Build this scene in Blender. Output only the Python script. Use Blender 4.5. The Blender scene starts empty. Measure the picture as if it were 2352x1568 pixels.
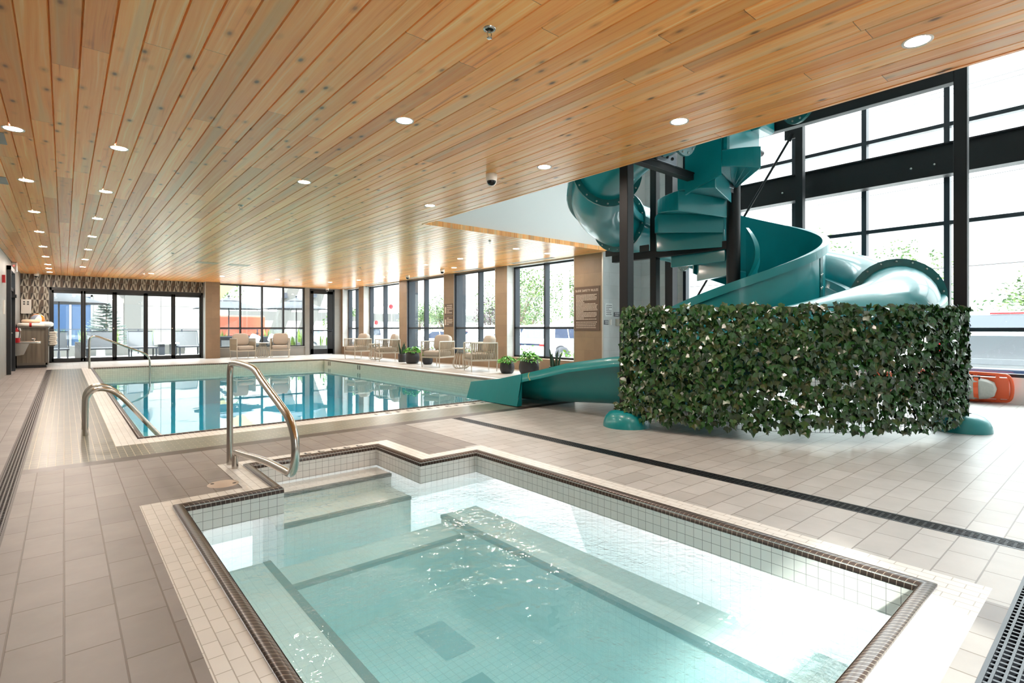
import bpy, bmesh, math, random
from mathutils import Vector, Matrix, noise
random.seed(11)
scene = bpy.context.scene
COL = scene.collection
PI = math.pi

# ------------------------------------------------------------------ camera, sky, sun, exposure
cam_d = bpy.data.cameras.new('camera')
cam = bpy.data.objects.new('camera', cam_d); COL.objects.link(cam)
cam.location = (0, 0, 1.1)
cam.rotation_euler = (PI/2, 0, -math.radians(40.26))
cam_d.sensor_width = 36.0
cam_d.lens = 1215.0/2352*36
cam_d.shift_y = -29.0/2352
cam_d.clip_start = 0.05; cam_d.clip_end = 500
scene.camera = cam

world = bpy.data.worlds.new('world'); scene.world = world; world.use_nodes = True
wn = world.node_tree.nodes; wl = world.node_tree.links
bg = wn['Background']
tcw = wn.new('ShaderNodeTexCoord'); sepw = wn.new('ShaderNodeSeparateXYZ')
wl.new(tcw.outputs['Generated'], sepw.inputs[0])
rampw = wn.new('ShaderNodeValToRGB'); wl.new(sepw.outputs['Z'], rampw.inputs[0])
rampw.color_ramp.elements[0].position = 0.0; rampw.color_ramp.elements[0].color = (0.10, 0.102, 0.104, 1)
el = rampw.color_ramp.elements.new(0.35); el.color = (0.18, 0.186, 0.192, 1)
el = rampw.color_ramp.elements.new(0.6); el.color = (0.70, 0.72, 0.74, 1)
rampw.color_ramp.elements[3].position = 1.0; rampw.color_ramp.elements[3].color = (0.95, 0.98, 1.0, 1)
wl.new(rampw.outputs[0], bg.inputs['Color'])
bg.inputs['Strength'].default_value = 3.3

sun_d = bpy.data.lights.new('sun', 'SUN'); sun = bpy.data.objects.new('sun', sun_d); COL.objects.link(sun)
sun_d.energy = 1.6; sun_d.angle = math.radians(3.0); sun_d.color = (1.0, 0.95, 0.86)
sun.rotation_euler = Vector((0.6, 0.8, -0.9)).to_track_quat('-Z', 'Y').to_euler()
sun.location = (-8, -12, 14)

vs = scene.view_settings
scene.display_settings.display_device = 'sRGB'
vs.view_transform = 'Standard'; vs.look = 'None'; vs.gamma = 1.0; vs.use_curve_mapping = False
vs.exposure = 2.92
cy = scene.cycles
cy.max_bounces = 10; cy.diffuse_bounces = 5; cy.glossy_bounces = 5; cy.transmission_bounces = 6
cy.transparent_max_bounces = 24; cy.volume_bounces = 2
cy.caustics_reflective = False; cy.caustics_refractive = False
cy.sample_clamp_indirect = 6.0
cy.use_denoising = True

# ------------------------------------------------------------------ helpers
class MB:
    def __init__(s): s.v = []; s.f = []; s.m = []; s.s = []
    def add(s, vs_, fs, mi=0, smooth=False):
        b = len(s.v); s.v.extend(tuple(v) for v in vs_)
        for f in fs: s.f.append([i+b for i in f]); s.m.append(mi); s.s.append(smooth)
        return s
    def box(s, x0, y0, z0, x1, y1, z1, mi=0):
        if x0 > x1: x0, x1 = x1, x0
        if y0 > y1: y0, y1 = y1, y0
        if z0 > z1: z0, z1 = z1, z0
        v = [(x0,y0,z0),(x1,y0,z0),(x1,y1,z0),(x0,y1,z0),(x0,y0,z1),(x1,y0,z1),(x1,y1,z1),(x0,y1,z1)]
        return s.add(v, [(0,3,2,1),(4,5,6,7),(0,1,5,4),(1,2,6,5),(2,3,7,6),(3,0,4,7)], mi)
    def obox(s, M, sx, sy, sz, mi=0):
        h = [(-1,-1,-1),(1,-1,-1),(1,1,-1),(-1,1,-1),(-1,-1,1),(1,-1,1),(1,1,1),(-1,1,1)]
        v = [M @ Vector((a*sx/2, b*sy/2, c*sz/2)) for a, b, c in h]
        return s.add(v, [(0,3,2,1),(4,5,6,7),(0,1,5,4),(1,2,6,5),(2,3,7,6),(3,0,4,7)], mi)
    def bar(s, p, q, w, h, mi=0, up=(0,0,1)):
        p = Vector(p); q = Vector(q); d = q-p; L = d.length; d.normalize(); u = Vector(up)
        if abs(d.dot(u)) > .98: u = Vector((1,0,0))
        sd = d.cross(u).normalized(); u2 = sd.cross(d)
        M = Matrix((sd, d, u2)).transposed().to_4x4(); M.translation = (p+q)/2
        return s.obox(M, w, L, h, mi)
    def tube(s, pts, r, n=10, mi=0, closed=False, caps=True):
        pts = [Vector(p) for p in pts]; N = len(pts)
        rs = r if isinstance(r, (list, tuple)) else [r]*N
        t0 = None; rings = []
        for i in range(N):
            a = pts[i-1] if (i > 0 or closed) else pts[i]
            b = pts[(i+1) % N] if (i < N-1 or closed) else pts[i]
            t = (b-a).normalized()
            if t0 is None:
                u = Vector((0,0,1)) if abs(t.z) < .9 else Vector((1,0,0))
                nx = t.cross(u).normalized()
            else:
                nx = (nx - t*nx.dot(t)).normalized()
            t0 = t; ny = t.cross(nx)
            rings.append([pts[i] + (nx*math.cos(2*PI*k/n) + ny*math.sin(2*PI*k/n))*rs[i] for k in range(n)])
        v = [p for R in rings for p in R]; f = []
        for i in range(N if closed else N-1):
            j = (i+1) % N
            for k in range(n):
                f.append((i*n+k, i*n+(k+1) % n, j*n+(k+1) % n, j*n+k))
        s.add(v, f, mi, True)
        if caps and not closed:
            s.add(rings[0], [tuple(range(n))[::-1]], mi); s.add(rings[-1], [tuple(range(n))], mi)
        return s
    def lathe(s, prof, c=(0,0,0), n=24, mi=0, smooth=True, M=None):
        c = Vector(c); v = []; f = []
        for r, z in prof:
            for k in range(n):
                p = Vector((r*math.cos(2*PI*k/n), r*math.sin(2*PI*k/n), z))
                v.append((M @ p if M else p) + c)
        for i in range(len(prof)-1):
            for k in range(n):
                f.append((i*n+k, i*n+(k+1) % n, (i+1)*n+(k+1) % n, (i+1)*n+k))
        return s.add(v, f, mi, smooth)
    def ball(s, c, rx, ry=None, rz=None, n=16, m=10, mi=0):
        ry = rx if ry is None else ry; rz = rx if rz is None else rz
        v = []; f = []
        for i in range(m+1):
            a = PI*i/m
            for k in range(n):
                b = 2*PI*k/n
                v.append((c[0]+rx*math.sin(a)*math.cos(b), c[1]+ry*math.sin(a)*math.sin(b), c[2]-rz*math.cos(a)))
        for i in range(m):
            for k in range(n):
                f.append((i*n+k, i*n+(k+1) % n, (i+1)*n+(k+1) % n, (i+1)*n+k))
        return s.add(v, f, mi, True)
    def pillow(s, M, sx, sy, sz, mi=0, e=0.42, n=14):
        # superellipsoid cushion
        v = []; f = []
        def sp(a, p): return math.copysign(abs(a)**p, a)
        m = 10
        for i in range(m+1):
            a = -PI/2 + PI*i/m
            for k in range(2*n):
                b = 2*PI*k/(2*n)
                v.append(M @ Vector((sx/2*sp(math.cos(a), e)*sp(math.cos(b), .28), sy/2*sp(math.cos(a), e)*sp(math.sin(b), .28), sz/2*sp(math.sin(a), .55))))
        for i in range(m):
            for k in range(2*n):
                f.append((i*2*n+k, i*2*n+(k+1) % (2*n), (i+1)*2*n+(k+1) % (2*n), (i+1)*2*n+k))
        return s.add(v, f, mi, True)
    def sweep(s, path, prof, closed=True, mi=0, smooth=True):
        # prof: (offset to the right-hand normal, z); path: xy points, mitred
        P = [Vector((p[0], p[1], 0)) for p in path]; N = len(P); rings = []
        for i in range(N):
            def nrm(a, b):
                d = (b-a).normalized(); return Vector((d.y, -d.x, 0))
            if closed or 0 < i < N-1:
                n1 = nrm(P[i-1], P[i]); n2 = nrm(P[i], P[(i+1) % N])
                mdir = (n1+n2); mdir = mdir/max(.2, mdir.dot(n1))
            else:
                mdir = nrm(P[0], P[1]) if i == 0 else nrm(P[-2], P[-1])
            rings.append([P[i] + mdir*o + Vector((0, 0, z)) for o, z in prof])
        n = len(prof); v = [p for R in rings for p in R]; f = []
        for i in range(N if closed else N-1):
            j = (i+1) % N
            for k in range(n-1):
                f.append((i*n+k, j*n+k, j*n+k+1, i*n+k+1))
        return s.add(v, f, mi, smooth)
    def build(s, name, mats, parent=None, bevel=0, origin=True, weld=False):
        me = bpy.data.meshes.new(name)
        off = Vector((0, 0, 0))
        if parent is not None:
            root = parent
            while root.parent: root = root.parent
            off = root.location.copy() if not root.get('_local') else Vector((0,0,0))
        elif origin and s.v:
            xs = [v[0] for v in s.v]; ys = [v[1] for v in s.v]; zs = [v[2] for v in s.v]
            off = Vector(((min(xs)+max(xs))/2, (min(ys)+max(ys))/2, min(zs)))
        me.from_pydata([(v[0]-off.x, v[1]-off.y, v[2]-off.z) for v in s.v], [], s.f)
        me.polygons.foreach_set('material_index', s.m)
        me.polygons.foreach_set('use_smooth', s.s)
        for m in (mats if isinstance(mats, (list, tuple)) else [mats]): me.materials.append(m)
        if weld:
            bm = bmesh.new(); bm.from_mesh(me); bmesh.ops.remove_doubles(bm, verts=bm.verts, dist=1e-5)
            bmesh.ops.recalc_face_normals(bm, faces=bm.faces); bm.to_mesh(me); bm.free()
        me.update()
        o = bpy.data.objects.new(name, me); COL.objects.link(o)
        if parent is not None: o.parent = parent
        else: o.location = off
        if bevel:
            b = o.modifiers.new('bevel', 'BEVEL'); b.width = bevel; b.segments = 2; b.limit_method = 'ANGLE'
        return o

def tag(o, label, cat, group=None, kind=None):
    o['label'] = label; o['category'] = cat
    if group: o['group'] = group
    if kind: o['kind'] = kind
    return o
def thing(name, label, cat, loc=(0,0,0), group=None, kind=None, rz=0, local=False):
    o = bpy.data.objects.new(name, None); COL.objects.link(o); o.location = loc; o.rotation_euler = (0,0,rz)
    o.empty_display_size = .1
    if local: o['_local'] = 1
    return tag(o, label, cat, group, kind)
def dup(root, loc, rz=0, label=None, scale=None):
    r = root.copy(); COL.objects.link(r); r.location = loc; r.rotation_euler = (0,0,rz)
    if label: r['label'] = label
    if scale: r.scale = (scale,)*3
    for ch in list(root.children):
        c = ch.copy(); COL.objects.link(c); c.parent = r
        for g in ch.children:
            d = g.copy(); COL.objects.link(d); d.parent = c
    return r

# ------------------------------------------------------------------ materials
def lin(c):
    return tuple(((x/255)/12.92 if x/255 <= .04045 else ((x/255+.055)/1.055)**2.4) for x in c)
class NT:
    def __init__(s, name):
        s.m = bpy.data.materials.new(name); s.m.use_nodes = True; s.t = s.m.node_tree
        s.b = s.t.nodes['Principled BSDF']; s.o = s.t.nodes['Material Output']
    def n(s, typ, **kw):
        x = s.t.nodes.new('ShaderNode'+typ)
        for k, v in kw.items(): setattr(x, k, v)
        return x
    def l(s, a, b): s.t.links.new(a, b)
    def math(s, op, a, b=None, c=None):
        x = s.n('Math', operation=op)
        for i, q in enumerate((a, b, c)):
            if q is None: continue
            if isinstance(q, (int, float)): x.inputs[i].default_value = q
            else: s.l(q, x.inputs[i])
        return x.outputs[0]
    def mixc(s, f, a, b, blend='MIX'):
        x = s.n('Mix', data_type='RGBA', blend_type=blend)
        for sock, q in ((x.inputs[0], f), (x.inputs[6], a), (x.inputs[7], b)):
            if isinstance(q, (int, float)): sock.default_value = q
            elif isinstance(q, tuple): sock.default_value = (*q[:3], 1)
            else: s.l(q, sock)
        return x.outputs[2]
    def pos(s): return s.n('NewGeometry').outputs['Position']
    def comb(s, a, b, c=0):
        x = s.n('CombineXYZ')
        for i, q in enumerate((a, b, c)):
            if isinstance(q, (int, float)): x.inputs[i].default_value = q
            else: s.l(q, x.inputs[i])
        return x.outputs[0]
    def sep(s, v):
        x = s.n('SeparateXYZ'); s.l(v, x.inputs[0]); return x.outputs
    def noise(s, vec, scale, detail=3, rough=.5):
        x = s.n('TexNoise'); x.inputs['Scale'].default_value = scale; x.inputs['Detail'].default_value = detail
        x.inputs['Roughness'].default_value = rough
        if vec is not None: s.l(vec, x.inputs['Vector'])
        return x.outputs['Fac']
    def ramp(s, f, stops):
        x = s.n('ValToRGB'); s.l(f, x.inputs[0]); e = x.color_ramp.elements
        while len(e) < len(stops): e.new(.5)
        for i, (p, c) in enumerate(stops): e[i].position = p; e[i].color = (*c[:3], 1)
        return x.outputs[0]
    def bump(s, h, strength=.2, dist=.01):
        x = s.n('Bump'); x.inputs['Strength'].default_value = strength; x.inputs['Distance'].default_value = dist
        s.l(h, x.inputs['Height']); s.l(x.outputs[0], s.b.inputs['Normal']); return x.outputs[0]
    def boxuv(s):
        g = s.n('NewGeometry'); p = s.sep(g.outputs['Position']); n = s.sep(g.outputs['True Normal'])
        gx = s.math('GREATER_THAN', s.math('ABSOLUTE', n[0]), .6); gz = s.math('GREATER_THAN', s.math('ABSOLUTE', n[2]), .6)
        u = s.math('ADD', s.math('MULTIPLY', p[0], s.math('SUBTRACT', 1.0, gx)), s.math('MULTIPLY', p[1], gx))
        w = s.math('ADD', s.math('MULTIPLY', p[2], s.math('SUBTRACT', 1.0, gz)), s.math('MULTIPLY', p[1], gz))
        return s.comb(u, w)

def M(name, rgb, rough=.5, metal=0, spec=.5, var=0, vscale=8, bump=0, coat=0, lin_=False):
    t = NT(name); c = rgb if lin_ else lin(rgb)
    t.b.inputs['Base Color'].default_value = (*c, 1); t.b.inputs['Roughness'].default_value = rough
    t.b.inputs['Metallic'].default_value = metal; t.b.inputs['Specular IOR Level'].default_value = spec
    t.b.inputs['Coat Weight'].default_value = coat; t.b.inputs['Coat Roughness'].default_value = .08
    if var or bump:
        nf = t.noise(t.n('TexCoord').outputs['Object'], vscale, 4)
        if var:
            t.l(t.mixc(nf, tuple(x*(1-var) for x in c), tuple(min(1, x*(1+var)) for x in c)), t.b.inputs['Base Color'])
        if bump: t.bump(nf, bump, .005)
    return t.m
def emit(name, rgb, strength):
    t = NT(name); t.b.inputs['Base Color'].default_value = (*lin(rgb), 1)
    t.b.inputs['Emission Color'].default_value = (*lin(rgb), 1); t.b.inputs['Emission Strength'].default_value = strength
    return t.m
def tile(name, c1, c2, grout, w, h, offset=.5, mortar=.004, rough=.4, swap=False, var=.5, spec=.5, phase=(0,0), bump=.25, mottle=.25):
    t = NT(name); uv = t.boxuv()
    mp = t.n('Mapping'); t.l(uv, mp.inputs[0]); mp.inputs['Location'].default_value = (phase[0], phase[1], 0)
    v = mp.outputs[0]
    if swap:
        q = t.sep(v); v = t.comb(q[1], q[0])
    b = t.n('TexBrick', offset=offset, offset_frequency=2)
    t.l(v, b.inputs['Vector'])
    b.inputs['Color1'].default_value = (*lin(c1), 1); b.inputs['Color2'].default_value = (*lin(c2), 1); b.inputs['Mortar'].default_value = (*lin(grout), 1)
    b.inputs['Scale'].default_value = 1; b.inputs['Mortar Size'].default_value = mortar; b.inputs['Mortar Smooth'].default_value = .3
    b.inputs['Brick Width'].default_value = w; b.inputs['Row Height'].default_value = h; b.inputs['Bias'].default_value = 0
    nf = t.noise(t.pos(), 3.2, 5, .6)
    dark = t.ramp(nf, [(.3, (1-mottle,)*3), (.7, (1, 1, 1))])
    t.l(t.mixc(1.0, b.outputs['Color'], dark, 'MULTIPLY'), t.b.inputs['Base Color'])
    t.b.inputs['Roughness'].default_value = rough; t.b.inputs['Specular IOR Level'].default_value = spec
    if bump:
        t.bump(t.math('SUBTRACT', 1.0, b.outputs['Fac']), bump, .003)
    return t.m

def wood_ceiling():
    t = NT('cedar planks'); p = t.sep(t.pos())
    xs = t.math('DIVIDE', t.math('ADD', p[0], 20.011-.011), .1455)
    pid = t.math('FLOOR', xs)
    r1 = t.n('TexWhiteNoise', noise_dimensions='1D'); t.l(pid, r1.inputs['W'])
    yy = t.math('ADD', p[1], t.math('MULTIPLY', r1.outputs['Value'], 9.0))
    seg = t.math('FLOOR', t.math('DIVIDE', yy, 3.4))
    r2 = t.n('TexWhiteNoise', noise_dimensions='2D'); t.l(t.comb(pid, seg), r2.inputs['Vector'])
    rv = r2.outputs['Value']; rc = t.sep(r2.outputs['Color'])
    # long grain
    gx = t.math('ADD', t.math('MULTIPLY', p[0], 34.0), t.math('MULTIPLY', rv, 90.0))
    warp = t.noise(t.comb(t.math('MULTIPLY', p[0], 3.0), t.math('MULTIPLY', yy, .45), rv), 1.6, 2)
    gv = t.comb(t.math('ADD', gx, t.math('MULTIPLY', warp, 3.2)), t.math('MULTIPLY', yy, .55), t.math('MULTIPLY', rv, 17.0))
    g = t.noise(gv, 1.0, 4, .62)
    g2 = t.noise(t.comb(t.math('MULTIPLY', p[0], 9.0), t.math('MULTIPLY', yy, .35), t.math('MULTIPLY', rc[1], 40.0)), 1.0, 2)
    col = t.ramp(g, [(.20, lin((188, 110, 52))), (.38, lin((248, 166, 90))), (.56, lin((254, 186, 110))), (.76, lin((255, 220, 162)))])
    pale = t.ramp(g2, [(.54, (0, 0, 0)), (.64, (1, 1, 1))])
    col = t.mixc(t.math('MULTIPLY', pale, .6), col, lin((226, 192, 142)))
    tone = t.ramp(rv, [(0, (.78, .69, .58)), (.5, (1.0, .97, .93)), (1, (1.08, 1.08, 1.07))])
    col = t.mixc(1.0, col, tone, 'MULTIPLY')
    red = t.mixc(t.math('MULTIPLY', rc[2], .5), (1, 1, 1), (1.02, .90, .84))
    col = t.mixc(1.0, col, red, 'MULTIPLY')
    # knots
    kv = t.n('TexVoronoi', feature='F1', distance='EUCLIDEAN'); kv.inputs['Scale'].default_value = 1.0
    t.l(t.comb(t.math('ADD', t.math('MULTIPLY', p[0], 9.5), t.math('MULTIPLY', rv, 31.0)), t.math('MULTIPLY', yy, 4.6), t.math('MULTIPLY', pid, 3.7)), kv.inputs['Vector'])
    d = kv.outputs['Distance']
    kr = t.n('TexWhiteNoise', noise_dimensions='3D'); t.l(kv.outputs['Color'], kr.inputs['Vector'])
    on = t.math('GREATER_THAN', kr.outputs['Value'], .60)
    kn = t.math('MULTIPLY', on, t.ramp(d, [(.07, (1, 1, 1)), (.17, (0, 0, 0))]))
    ring = t.math('MULTIPLY', on, t.ramp(d, [(.15, (.55, .55, .55)), (.34, (0, 0, 0))]))
    col = t.mixc(t.math('MULTIPLY', ring, .6), col, lin((150, 98, 52)))
    col = t.mixc(t.math('MULTIPLY', kn, .8), col, lin((88, 55, 30)))
    # butt joints
    fy = t.math('FRACT', t.math('DIVIDE', yy, 3.4))
    jt = t.math('LESS_THAN', fy, .0012)
    col = t.mixc(t.math('MULTIPLY', jt, .7), col, lin((70, 42, 20)))
    t.l(col, t.b.inputs['Base Color'])
    t.b.inputs['Roughness'].default_value = .29; t.b.inputs['Specular IOR Level'].default_value = .5
    t.bump(g, .06, .002)
    return t.m

def schlick(t, f0, normal=None):
    g = t.n('NewGeometry'); d = t.n('VectorMath', operation='DOT_PRODUCT')
    t.l(normal if normal is not None else g.outputs['Normal'], d.inputs[0]); t.l(g.outputs['Incoming'], d.inputs[1])
    c = t.math('SUBTRACT', 1.0, t.math('MINIMUM', t.math('ABSOLUTE', d.outputs['Value']), 1.0))
    return t.math('ADD', f0, t.math('MULTIPLY', 1.0-f0, t.math('POWER', c, 5.0)))
def glass_pane(name, tint=(.93, .97, .96), refl=.035):
    t = NT(name)
    tr = t.n('BsdfTransparent'); tr.inputs[0].default_value = (*tint, 1)
    gl = t.n('BsdfGlossy'); gl.inputs['Roughness'].default_value = .0; gl.inputs[0].default_value = (1, 1, 1, 1)
    mx = t.n('MixShader'); t.l(schlick(t, refl), mx.inputs[0]); t.l(tr.outputs[0], mx.inputs[1]); t.l(gl.outputs[0], mx.inputs[2])
    t.l(mx.outputs[0], t.o.inputs['Surface'])
    return t.m

def water(name, scale, strength, absorb, dens, scale2=0, strength2=0, milk=None):
    t = NT(name)
    n1 = t.noise(t.pos(), scale, 2, .5)
    bp = t.n('Bump'); bp.inputs['Strength'].default_value = strength; bp.inputs['Distance'].default_value = .02
    if scale2:
        w = t.math('MULTIPLY', t.noise(t.pos(), 1.3, 2), 1.0)
        amp = t.ramp(w, [(.45, (0, 0, 0)), (.62, (1, 1, 1))])
        n2 = t.noise(t.pos(), scale2, 3, .6)
        h = t.math('ADD', n1, t.math('MULTIPLY', t.math('MULTIPLY', n2, amp), strength2))
    else: h = n1
    t.l(h, bp.inputs['Height'])
    tr = t.n('BsdfTransparent')
    gl = t.n('BsdfGlossy'); gl.inputs['Roughness'].default_value = .01; gl.inputs[0].default_value = (1, 1, 1, 1)
    t.l(bp.outputs[0], gl.inputs['Normal'])
    mx = t.n('MixShader'); t.l(schlick(t, .02, bp.outputs[0]), mx.inputs[0]); t.l(tr.outputs[0], mx.inputs[1]); t.l(gl.outputs[0], mx.inputs[2])
    t.l(mx.outputs[0], t.o.inputs['Surface'])
    va = t.n('VolumeAbsorption'); va.inputs['Color'].default_value = (*absorb, 1); va.inputs['Density'].default_value = dens
    if milk:
        sc_ = t.n('VolumeScatter'); sc_.inputs['Color'].default_value = (*milk[0], 1); sc_.inputs['Density'].default_value = milk[1]
        ad = t.n('AddShader'); t.l(va.outputs[0], ad.inputs[0]); t.l(sc_.outputs[0], ad.inputs[1]); t.l(ad.outputs[0], t.o.inputs['Volume'])
    else: t.l(va.outputs[0], t.o.inputs['Volume'])
    return t.m

def leafmat(name, rgb, rough=.35, spec=.5, coat=0):
    t = NT(name); c = lin(rgb)
    oi = t.noise(t.pos(), 26, 2)
    t.l(t.mixc(oi, tuple(x*.55 for x in c), tuple(min(1, x*1.5) for x in c)), t.b.inputs['Base Color'])
    t.b.inputs['Roughness'].default_value = rough; t.b.inputs['Specular IOR Level'].default_value = spec; t.b.inputs['Coat Weight'].default_value = coat; t.b.inputs['Coat Roughness'].default_value = .2
    return t.m

CEDAR = wood_ceiling()
WHITE = M('white paint', (222, 222, 220), .6)
ENDWALL = tile('grey wall tile lit copy', (204, 207, 207), (196, 199, 199), (178, 180, 180), .6, .3, .5, .003, .45, mottle=.1, bump=.08)  # same tile as the other grey walls, lightened to stand in for light
GREYWALL = tile('grey wall tile', (146, 146, 143), (138, 138, 135), (138, 137, 133), .6, .3, .5, .003, .45, mottle=.12, bump=.08)
BROWN = tile('brown pier tile', (150, 128, 104), (138, 117, 95), (128, 110, 90), .6, .3, .5, .003, .5, mottle=.15, bump=.08)
TRIM = M('pale aluminium trim', (200, 200, 196), .35, .6)
BLACK = M('black powder coat', (24, 26, 30), .38, 0, .5)
FRAMEBLUE = M('dark grey anodised frame', (44, 50, 58), .34, .3)
STEEL = M('painted dark steel', (15, 17, 21), .5, 0, .35, var=.1)
GLASS = glass_pane('window glass')
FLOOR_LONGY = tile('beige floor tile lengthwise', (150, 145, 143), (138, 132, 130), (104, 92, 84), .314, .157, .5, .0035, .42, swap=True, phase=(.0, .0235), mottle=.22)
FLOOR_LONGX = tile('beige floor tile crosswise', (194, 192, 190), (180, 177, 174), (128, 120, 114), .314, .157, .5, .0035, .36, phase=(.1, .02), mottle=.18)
OLIVE = tile('small olive deck tile', (104, 103, 86), (95, 96, 84), (182, 172, 146), .105, .0525, .5, .003, .3, swap=True, mottle=.25)
OLIVEX = tile('small olive deck tile crosswise', (122, 124, 108), (112, 118, 104), (166, 160, 142), .105, .0525, .5, .003, .3, mottle=.2)
BORDER = tile('white border tile', (238, 237, 234), (230, 229, 226), (180, 176, 170), .105, .052, .5, .0022, .3, swap=True, mottle=.08)
TUBTILE = tile('white glazed square tile', (232, 232, 230), (226, 226, 224), (150, 150, 150), .0555, .0555, 0, .0016, .14, mottle=.03, bump=.15)
POOLTILE = tile('ivory pool wall tile', (226, 222, 208), (218, 214, 200), (176, 172, 160), .0555, .0555, 0, .0016, .2, mottle=.05)
PLASTER = M('white pool plaster', (226, 232, 230), .7, var=.05)
def nosing_mat(name, w):
    t = NT(name); p = t.sep(t.pos())
    g = t.n('NewGeometry')
    q = t.math('ADD', p[0], p[1])
    k = t.math('LESS_THAN', t.math('FRACT', t.math('DIVIDE', q, w)), .09)
    t.l(t.mixc(k, lin((66, 54, 50)), lin((176, 164, 152))), t.b.inputs['Base Color'])
    t.b.inputs['Roughness'].default_value = .3
    return t.m
NOSING = nosing_mat('dark brown ribbed nosing tile', .0278)
NOSING2 = nosing_mat('dark brown nosing tile', .0555)
BROWNTILE = M('dark brown strip tile', (62, 50, 46), .35, var=.2, vscale=30)
GRATE = M('dark brown drain grate', (54, 46, 46), .4, .2, var=.2, vscale=30)
GRATEG = M('charcoal drain grate', (50, 52, 58), .32, .3, var=.2, vscale=30)
VOID = M('drain channel', (10, 9, 9), .8)
CHROME = M('brushed stainless steel', (196, 190, 182), .22, 1.0)
POOLWATER = water('pool water', 2.2, .05, (.0, .86, 1.0), .45, milk=((.25, .9, 1.0), .03))
TUBWATER = water('hot tub water', 7.0, .85, (.0, .90, 1.0), .46, 26, .9, ((.58, .95, 1.0), .65))
TEAL = M('teal moulded plastic', (5, 132, 138), .32, 0, .5, var=.08, vscale=5, coat=.35)
TEALD = M('teal flange plastic', (5, 96, 98), .36, 0, .5)
BOLT = M('zinc bolt', (190, 190, 186), .3, .9)
ZINC = M('zinc plate', (130, 134, 140), .4, .8, var=.1)
LAMPON = emit('lit lamp diffuser', (255, 240, 226), 72.0)
LAMPRING = M('white lamp ring', (235, 230, 224), .4)
CREAM = M('cream powder coat', (180, 174, 162), .45)
ROPE = M('beige woven rope', (156, 145, 126), .8, var=.12, vscale=60)
CUSHION = M('light taupe cushion fabric', (170, 163, 154), .9, var=.06, vscale=90, bump=.15)
POT = M('charcoal planter', (46, 47, 52), .45, var=.08)
SOIL = M('potting soil', (52, 38, 28), .95, var=.3, vscale=60)
LEAFBRIGHT = leafmat('bright green leaf', (104, 176, 60), .35)
LEAFBRIGHT2 = leafmat('fresh green leaf', (70, 144, 52), .35)
SNAKE = leafmat('snake plant leaf', (44, 74, 56), .4)
IVY1 = leafmat('dark ivy leaf', (32, 62, 32), .24, .6, .3)
IVY2 = leafmat('green ivy leaf', (46, 90, 42), .24, .6, .3)
IVY3 = leafmat('olive ivy leaf', (58, 74, 38), .26, .6, .3)
SIGNBR = M('brown sign panel', (96, 78, 66), .35)
SIGNTX = M('pale sign lettering', (214, 200, 186), .5)
SIGNGR = M('grey sign panel', (92, 94, 100), .35)
SIGNWH = M('white sign face', (226, 228, 228), .4)
RED = M('red paint', (176, 20, 28), .3)
ORANGE = M('orange plastic', (226, 92, 48), .4)
DARKGREY = M('dark grey laminate', (96, 90, 82), .5, var=.12, vscale=12)

# ------------------------------------------------------------------ the room shell
CEIL = 2.846
def struct(o, label, cat): return tag(o, label, cat, kind='structure')

TX0, TX1, TY0, TY1 = .512, 2.850, .55, 3.85          # hot tub outer nosing line
NX0, NX1, NY1 = 1.100, 2.285, 4.65                    # its stair notch
TUB_OUT = [(TX0,TY0),(TX1,TY0),(TX1,TY1),(NX1,TY1),(NX1,NY1),(NX0,NY1),(NX0,TY1),(TX0,TY1)]   # counter-clockwise
PX0, PX1, PY0, PY1 = .62, 7.12, 6.50, 18.85           # pool water edge
def in_tub(x, y, g=0):
    return (TX0-g < x < TX1+g and TY0-g < y < TY1+g) or (NX0-g < x < NX1+g and TY1-g < y < NY1+g)
DRA = (-.365, -.245); DRC = (3.63, 3.775); DRD = (.155, .325); DRB = (5.44, 5.60)
def floor_class(x, y):
    if y > 7.85 and x > 9.5: return None
    if PX0-.06 < x < PX1+.06 and PY0-.06 < y < PY1+.06: return None
    if in_tub(x, y): return None
    if DRA[0] < x < DRA[1] and y < 18.95: return None
    if DRC[0] < x < DRC[1] and y < DRB[0]: return None
    if DRD[0] < y < DRD[1] and -.2 < x < DRC[0]: return None
    if DRB[0] < y < DRB[1] and DRA[1] < x < 6.6: return 5
    if in_tub(x, y, .155): return 2
    if PX0-.25 < x < PX1+.3 and PY0-.33 < y < PY1+.3 and not (x > PX1+.06 and y > PY1): return 2
    if DRA[1] < x < PX0 and DRB[1] < y < 18.95: return 3
    if DRA[1] < x < 5.0 and DRB[1] < y < PY0: return 4
    if 7.52 < x < 7.56 and 7.2 < y < 22.0: return 5
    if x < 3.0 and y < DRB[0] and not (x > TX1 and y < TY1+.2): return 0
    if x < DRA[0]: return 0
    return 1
bx = sorted({-1.05, DRA[0], DRA[1], -.2, PX0-.25, PX0-.06, PX0, TX0-.155, TX0, NX0-.155, NX0, NX1, NX1+.155, TX1, TX1+.155, 3.0, DRC[0], DRC[1], 5.0, 6.6, PX1+.06, PX1+.3, 7.52, 7.56, 9.5, 10.8})
by = sorted({-1.2, DRD[0], DRD[1], TY0-.155, TY0, TY1, TY1+.155, TY1+.2, NY1, NY1+.155, DRB[0], DRB[1], PY0-.33, PY0-.06, PY0, 7.2, 7.85, PY1, PY1+.06, PY1+.3, 18.95, 22.0, 22.75})
b = MB()
for i in range(len(bx)-1):
    for j in range(len(by)-1):
        c = floor_class((bx[i]+bx[i+1])/2, (by[j]+by[j+1])/2)
        if c is None: continue
        b.add([(bx[i],by[j],0),(bx[i+1],by[j],0),(bx[i+1],by[j+1],0),(bx[i],by[j+1],0)], [(0,1,2,3)], c)
floor = b.build('floor', [FLOOR_LONGY, FLOOR_LONGX, BORDER, OLIVE, OLIVEX, BROWNTILE], origin=False, weld=True)
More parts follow.
